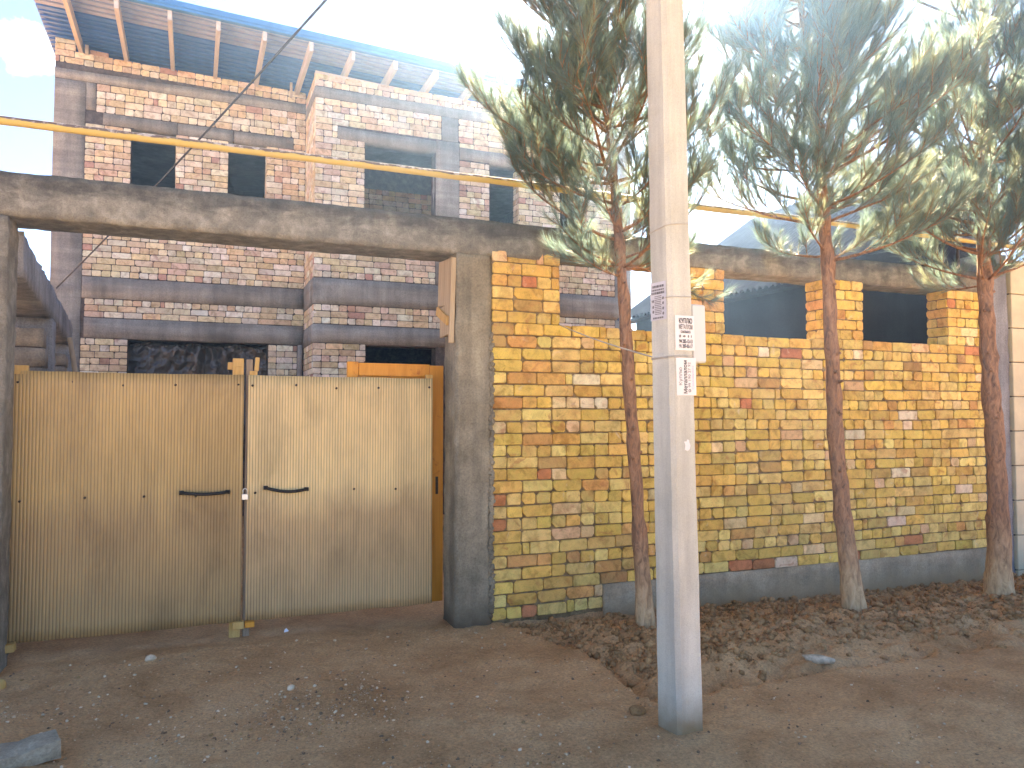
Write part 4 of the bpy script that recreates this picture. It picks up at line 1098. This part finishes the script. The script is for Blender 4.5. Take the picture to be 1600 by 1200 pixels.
        w_ = (u - cum[idx]) / np.maximum(cum[idx + 1] - cum[idx], 1e-6)
        P0 = S[idx] + (S[idx + 1] - S[idx]) * w_[:, None]; T = (S[idx + 1] - S[idx]) / seg[idx][:, None]
        rv = nr.normal(size=(cnt, 3)); rv -= (rv * T).sum(1)[:, None] * T; rv /= np.linalg.norm(rv, axis=1)[:, None] + 1e-9
        al = nr.uniform(0.12, 0.62, cnt); D = T * np.cos(al)[:, None] + rv * np.sin(al)[:, None]; D[:, 2] -= 0.06; D[:, 0] += wind * 0.18
        D /= np.linalg.norm(D, axis=1)[:, None]
        L = nr.uniform(0.085, 0.15, cnt); P1 = P0 + D * L[:, None]
        sd = np.cross(D, nr.normal(size=(cnt, 3))); sd /= np.linalg.norm(sd, axis=1)[:, None] + 1e-9; sd *= nr.uniform(0.0009, 0.0016, cnt)[:, None]
        NV.append(np.stack([P0 - sd, P0 + sd, P1], 1))
        g = nr.uniform(0.75, 1.25); base_c = np.array([0.16, 0.25, 0.23]) if nr.random() < 0.75 else np.array([0.26, 0.31, 0.22])
        NC.append(np.repeat((base_c * g)[None] * nr.uniform(0.8, 1.25, (cnt, 1)), 3, 0))
    tw.build('twigs', 'bark', t, fixn=False)
    NV = np.concatenate(NV); NC = np.concatenate(NC)
    np_mesh('crown', NV.reshape(-1, 3), np.arange(len(NV) * 3).reshape(-1, 3), 'needles', t, cols=NC)
    print(name, 'needles', len(NV), 'shoots', len(shoots))
    return t
TB = [(3.10, 4.91), (4.975, 4.765), (6.60, 4.70)]
pine('pine_tree', (TB[0][0], TB[0][1], float(gz(*TB[0])) ), (-0.42, 0.05), 0.078, 2.72, 6.1, 1.08, 'slender pine with reddish trunk just left of the concrete pole', 31,
     extra=((2.62, 3.5, 0.55, 0.1, 0.5), (2.72, -0.35, 0.75, -0.1, -0.9), (2.68, 5.6, 0.5, 0.0, 0.3)))
pine('pine_tree', (TB[1][0], TB[1][1], float(gz(*TB[1]))), (-0.52, 0.05), 0.098, 2.85, 6.6, 1.30, 'middle pine with pale swollen trunk base, right of the concrete pole', 47, wind=0.3)
pine('pine_tree', (TB[2][0], TB[2][1], float(gz(*TB[2]))), (-0.04, 0.0), 0.125, 2.80, 5.62, 1.25, 'thick trunked pine at the right end of the brick fence', 58, wind=0.2)

# ------------------------------------------------------------------ concrete utility pole
pole = empty('utility_pole', (2.325, 3.36, 0), 'tall pale square concrete utility pole with paper notices', 'pole', rot=(0, R(-1.05), R(8)))
def side(z): return 0.176 - 0.0062 * z
V = []; F = []; zs = np.linspace(-0.6, 8.4, 150); ch = 0.020
for z in zs:
    h = side(z) / 2
    ring = [(-h + ch, -h), (h - ch, -h), (h, -h + ch), (h, h - ch), (h - ch, h), (-h + ch, h), (-h, h - ch), (-h, -h + ch)]
    for (x, y) in ring: V.append((x, y, z))
V = np.array(V); V[:, :2] += np.stack([fbm(V * 5 + 3, 3), fbm(V * 5 + 50, 3)], 1) * 0.0022 + np.stack([vnoise(V * 30), vnoise(V * 30 + 9)], 1) * 0.0010
for k in range(len(zs) - 1):
    for q in range(8): F.append((k * 8 + q, k * 8 + (q + 1) % 8, (k + 1) * 8 + (q + 1) % 8, (k + 1) * 8 + q))
F.append(tuple(range(8))[::-1]); F.append(tuple((len(zs) - 1) * 8 + q for q in range(8)))
sh = mk('shaft', V, F, 'pole', pole)
def tie(z, slack=0.0, r=0.0022):
    h = side(z) / 2 + 0.002; ch2 = 0.018
    ring = [(-h + ch2, -h), (h - ch2, -h), (h, -h + ch2), (h, h - ch2), (h - ch2, h), (-h + ch2, h), (-h, h - ch2), (-h, -h + ch2), (-h + ch2, -h)]
    MB().tube([(x, y, z + slack * (x - y) * 0.5) for x, y in ring], r, 6).build('wire_tie', 'wire', pole, True)
tie(2.585, 0.25); tie(2.215, 0.10); tie(1.915, 0.06); tie(1.908, 0.03)
PM = Matrix.LocRotScale(Vector(pole.location), pole.rotation_euler, None)
def on_pole(o, loc, rotz=0.0):
    o.matrix_world = PM @ Matrix.LocRotScale(Vector(loc), Euler((0, 0, rotz)), None); return o
def text_part(body, size, loc, rot, parent, mat, bold=0.0, sx=1.0, align='LEFT'):
    cu = bpy.data.curves.new('lettering', 'FONT'); cu.body = body; cu.size = size; cu.align_x = align; cu.offset = bold; cu.resolution_u = 3
    tmp = bpy.data.objects.new('lettering_tmp', cu); COL.objects.link(tmp)
    bpy.context.view_layer.update()
    me = bpy.data.meshes.new_from_object(tmp.evaluated_get(bpy.context.evaluated_depsgraph_get()))
    bpy.data.objects.remove(tmp); me.name = 'lettering'; me.materials.clear(); me.materials.append(M[mat])
    o = bpy.data.objects.new('lettering', me); COL.objects.link(o); o.parent = parent
    o.location = loc; o.rotation_euler = rot; o.scale = (sx, 1, 1)
    xs_ = [v.co.x for v in me.vertices]; o['w'] = (max(xs_) - min(xs_)) if xs_ else 0
    return o
def fit(body, width, size, x0, z, parent, mat, bold=0.0, vert=False, xoff=0.0):
    o = text_part(body, size, (0, 0, 0), (R(90), 0, 0), parent, mat, bold)
    s = width / max(1e-6, o['w']); o.scale = (s, 1, 1); del o['w']
    if vert: o.rotation_euler = (R(90), R(-90), 0); o.location = (x0, -0.0022, z)
    else: o.location = (x0, -0.0022, z)
    return o
def sheet(name, w, h, mat, label, seed):
    n1, n2 = 8, 10; U, Wz = np.meshgrid(np.linspace(-w / 2, w / 2, n1), np.linspace(0, h, n2), indexing='ij')
    Y = 0.0006 * fbm(np.stack([U * 20, Wz * 20, U * 0 + seed], -1), 2)
    edge = (np.abs(U) > w / 2 - 1e-6) | (Wz < 1e-6) | (Wz > h - 1e-6)
    U2 = U + edge * 0.001 * vnoise(np.stack([U * 90, Wz * 90, U * 0 + seed], -1)); Y = Y - 0.0002
    i, j = np.meshgrid(np.arange(n1 - 1), np.arange(n2 - 1), indexing='ij'); a = (i * n2 + j).ravel(); q = np.stack([a, a + n2, a + n2 + 1, a + 1], 1)
    V = np.stack([U2, Y, Wz], -1).reshape(-1, 3); V2 = V + np.array([0, 0.0008, 0])
    return tag(np_mesh(name, np.concatenate([V, V2]), np.concatenate([q, q[:, ::-1] + len(V)]), mat), label, 'notice', 'notices pasted on the concrete pole')
p1 = sheet('paper_notice', 0.132, 0.178, 'paper', 'white notice with bold black lines of print on the pole, beside the grey box', 1)
on_pole(p1, (0.012, -side(2.0) / 2 - 0.0025, 1.945))
fit('КУПЛЮ', 0.090, 0.036, -0.042, 0.138, p1, 'ink', 0.0007)
fit('МЕТАЛЛОМ', 0.092, 0.033, -0.042, 0.108, p1, 'ink', 0.0003)
fit('САМОВЫВОЗ', 0.066, 0.018, -0.030, 0.088, p1, 'ink', 0.0003)
fit('94 285-12-13', 0.090, 0.027, -0.041, 0.037, p1, 'ink', 0.0006)
fit('91 207-03-17', 0.090, 0.027, -0.041, 0.012, p1, 'ink', 0.0006)
for k, (cx, ww, hh) in enumerate(((-0.034, 0.013, 0.017), (-0.006, 0.022, 0.012), (0.022, 0.012, 0.016), (0.042, 0.006, 0.018))):
    v = I1 * np.array([ww / 2, 0.0003, hh / 2]) + np.array([cx, -0.0018, 0.072]); mk('pictogram', v, F1, 'ink_grey', p1)
p2 = sheet('paper_notice', 0.134, 0.192, 'paper', 'white notice with serif print turned sideways, lowest on the pole', 2)
on_pole(p2, (0.014, -side(1.8) / 2 - 0.0025, 1.715))
fit('Куплю', 0.090, 0.032, -0.030, 0.050, p2, 'ink_grey', 0.0, True)
fit('Металлалом', 0.168, 0.034, 0.004, 0.008, p2, 'ink', 0.0004, True)
fit('99 190 27 92', 0.128, 0.024, 0.028, 0.040, p2, 'ink_grey', 0.0, True)
fit('Самовывоз', 0.120, 0.020, 0.050, 0.030, p2, 'ink_violet', 0.0, True)
MB().tube([(0.021 + 0.007 * math.cos(q * 0.7854), -0.0012, 0.024 + 0.007 * math.sin(q * 0.7854)) for q in range(9)], 0.0016, 5).build('pictogram', 'ink_grey', p2)
p3 = sheet('paper_notice', 0.118, 0.196, 'paper_blue', 'bluish notice with a column of small print, on the shaded side of the pole', 3)
on_pole(p3, (-side(2.2) / 2 - 0.0025, 0.004, 2.105), R(-90))
mb = MB(); rp = random.Random(9)
def word_row(z, h, x0, x1, gap=0.003):
    x = x0
    while x < x1 - 0.004:
        w = min(rp.uniform(0.004, 0.016), x1 - x); mb.box(x, x + w, -0.0022, -0.0016, z, z + h); x += w + gap
word_row(0.168, 0.012, -0.040, 0.045); word_row(0.152, 0.008, -0.046, 0.046); word_row(0.134, 0.012, -0.048, 0.048)
for k in range(11): word_row(0.121 - k * 0.0092, 0.0038, -0.026, 0.026, 0.0015)
word_row(0.007, 0.009, -0.040, 0.040)
for (cx, cz) in ((-0.038, 0.10), (-0.038, 0.07), (-0.038, 0.045), (0.038, 0.11), (0.038, 0.085), (0.038, 0.058), (0.038, 0.032)): mb.add(I1 * np.array([0.0075, 0.0004, 0.009]) + np.array([cx, -0.0018, cz]), F1)
mb.build('small_print', 'ink_grey', p3)
# chalky white smear lower down on the lit face
v = I2 * np.array([0.018, 0.0012, 0.028]) * (1 + 0.6 * fbm(I2 * 2, 3))[:, None] + np.array([0.012, -side(1.45) / 2 - 0.0005, 1.46]); mk('paint_smear', v, F2, 'paper', pole)

mbx = empty('meter_box', (0, 0, 0), 'slim pale grey meter box strapped to the side of the concrete pole', 'box'); on_pole(mbx, (side(2) / 2 + 0.052, 0.0, 1.885))
MB().bbox(-0.048, 0.050, -0.055, 0.055, 0, 0.305, 0.004).build('case', 'boxpaint', mbx)
MB().bbox(-0.043, 0.047, -0.0600, -0.0555, 0.006, 0.299, 0.002).build('lid', 'boxpaint', mbx)
MB().box(-0.056, -0.0485, -0.02, 0.02, 0.04, 0.26).build('bracket', 'rusty', mbx)
def cable(name, pts, r, label, mat='cable'):
    o = MB().tube(pts, r, 6).build(name, mat, None, True); return tag(o, label, 'cable' if mat == 'cable' else 'wire')
wp = lambda x, y, z: PM @ Vector((x, y, z))
bez = lambda a, b, c, d, n=16: [a * (1 - t) ** 3 + b * 3 * t * (1 - t) ** 2 + c * 3 * t * t * (1 - t) + d * t ** 3 for t in [k / n for k in range(n + 1)]]
sx_ = side(1.8) / 2
cable('box_cable', bez(wp(sx_ + 0.015, -0.04, 1.890), wp(sx_ + 0.035, -0.05, 1.84), wp(sx_ + 0.035, -0.05, 1.77), wp(sx_ - 0.001, -0.055, 1.715)), 0.0036, 'short black cable curving down from the meter box to the pole')
def sag(a, b, s, n=40):
    a = Vector(a); b = Vector(b); return [a.lerp(b, k / n) - Vector((0, 0, s * 4 * (k / n) * (1 - k / n))) for k in range(n + 1)]
cable('service_cable', sag(wp(-0.09, 0.0, 5.72), (-1.90, YB - 0.015, 3.50), 0.10), 0.011, 'black service cable slanting down across the house front')
cable('street_cable', sag(wp(0.07, 0.0, 4.37), (17.32, 9.91, 8.82), 0.03), 0.013, 'thin dark cable crossing the sky at the upper right corner')
cable('tie_wire', sag((2.742, FY + 0.006, 2.352), wp(-sx_ - 0.002, 0.03, 1.912), 0.015), 0.0042, 'pale wire stretched from the brick fence to the pole', 'wire')

# ------------------------------------------------------------------ stones and scraps
def stone(name, x, y, dims, mat, label, seed, rz=0.0, sub=None, cat='stone'):
    v = I2 * np.array(dims) * (1 + 0.28 * fbm(I2 * 1.1 + seed, 3))[:, None]
    o = mk(name, v, F2, mat, None, True); z = float(gz(x, y)); o.location = (x, y, z + dims[2] * 0.55); o.rotation_euler = (0, 0, rz)
    return tag(o, label, cat)
stone('pale_stone', -0.235, 5.56, (0.036, 0.026, 0.022), 'white_stone', 'small white stone on the dirt in front of the left gate leaf', 1, 0.3)
stone('round_stone', 0.56, 4.79, (0.032, 0.024, 0.018), 'white_stone', 'small rounded pale stone half sunk in the drive before the gate', 2, 1.0)
stone('flat_stone', 3.86, 4.00, (0.115, 0.04, 0.034), 'grey_stone', 'elongated grey and white stone lying below the middle pine', 3, -0.75)
stone('brown_stone', 2.23, 3.62, (0.05, 0.04, 0.03), 'clod', 'brown lump of soil beside the foot of the concrete pole', 5, 0.2)
stone('orange_stone', -1.035, 5.42, (0.03, 0.025, 0.04), 'wood_yellow', 'small orange brown fragment at the foot of the left post', 6, 0.2, cat='fragment')
cc = rough_box('concrete_chunk', (-0.22, 0.16, -0.09, 0.09, 0.0, 0.085), 'rubble', None, 0.06, 0.010, 6.0, 0.003)
cc.data.polygons.foreach_set('use_smooth', [False] * len(cc.data.polygons))
cc.location = (-0.72, 4.26, float(gz(-0.72, 4.26)) - 0.02); cc.rotation_euler = (R(4), R(-3), R(14)); tag(cc, 'broken grey concrete chunk in the lower left corner', 'concrete chunk')
ls = mk('litter_scrap', [(0, 0, 0), (0.035, 0.01, 0.004), (0.02, 0.035, 0.02), (0.005, 0.02, 0.012), (0, 0, -0.002), (0.035, 0.01, 0.002), (0.02, 0.035, 0.018), (0.005, 0.02, 0.010)], [(0, 1, 2, 3), (4, 7, 6, 5), (0, 4, 5, 1), (1, 5, 6, 2), (2, 6, 7, 3), (3, 7, 4, 0)], 'litter')
ls.location = (0.64, 5.93, float(gz(0.64, 5.93)) + 0.004); tag(ls, 'tiny white scrap under the right gate leaf', 'litter')

# ------------------------------------------------------------------ added scattering volume standing in for lens glare around the sun
hz = MB().box(-330, 340, -330, 340, -2.0, 9.2).build('glare_haze', 'litter')
hm = bpy.data.materials.new('glare_volume'); hm.use_nodes = True; hm.node_tree.nodes.clear()
ho_ = hm.node_tree.nodes.new('ShaderNodeOutputMaterial'); hv = hm.node_tree.nodes.new('ShaderNodeVolumePrincipled')
hv.inputs['Color'].default_value = (0.28, 0.54, 1.0, 1); hv.inputs['Density'].default_value = 0.0040; hv.inputs['Anisotropy'].default_value = 0.84
hm.node_tree.links.new(hv.outputs[0], ho_.inputs['Volume'])
hz.data.materials.clear(); hz.data.materials.append(hm)
tag(hz, 'added scattering volume imitating lens glare towards the sun', 'glare_haze', kind='stuff')
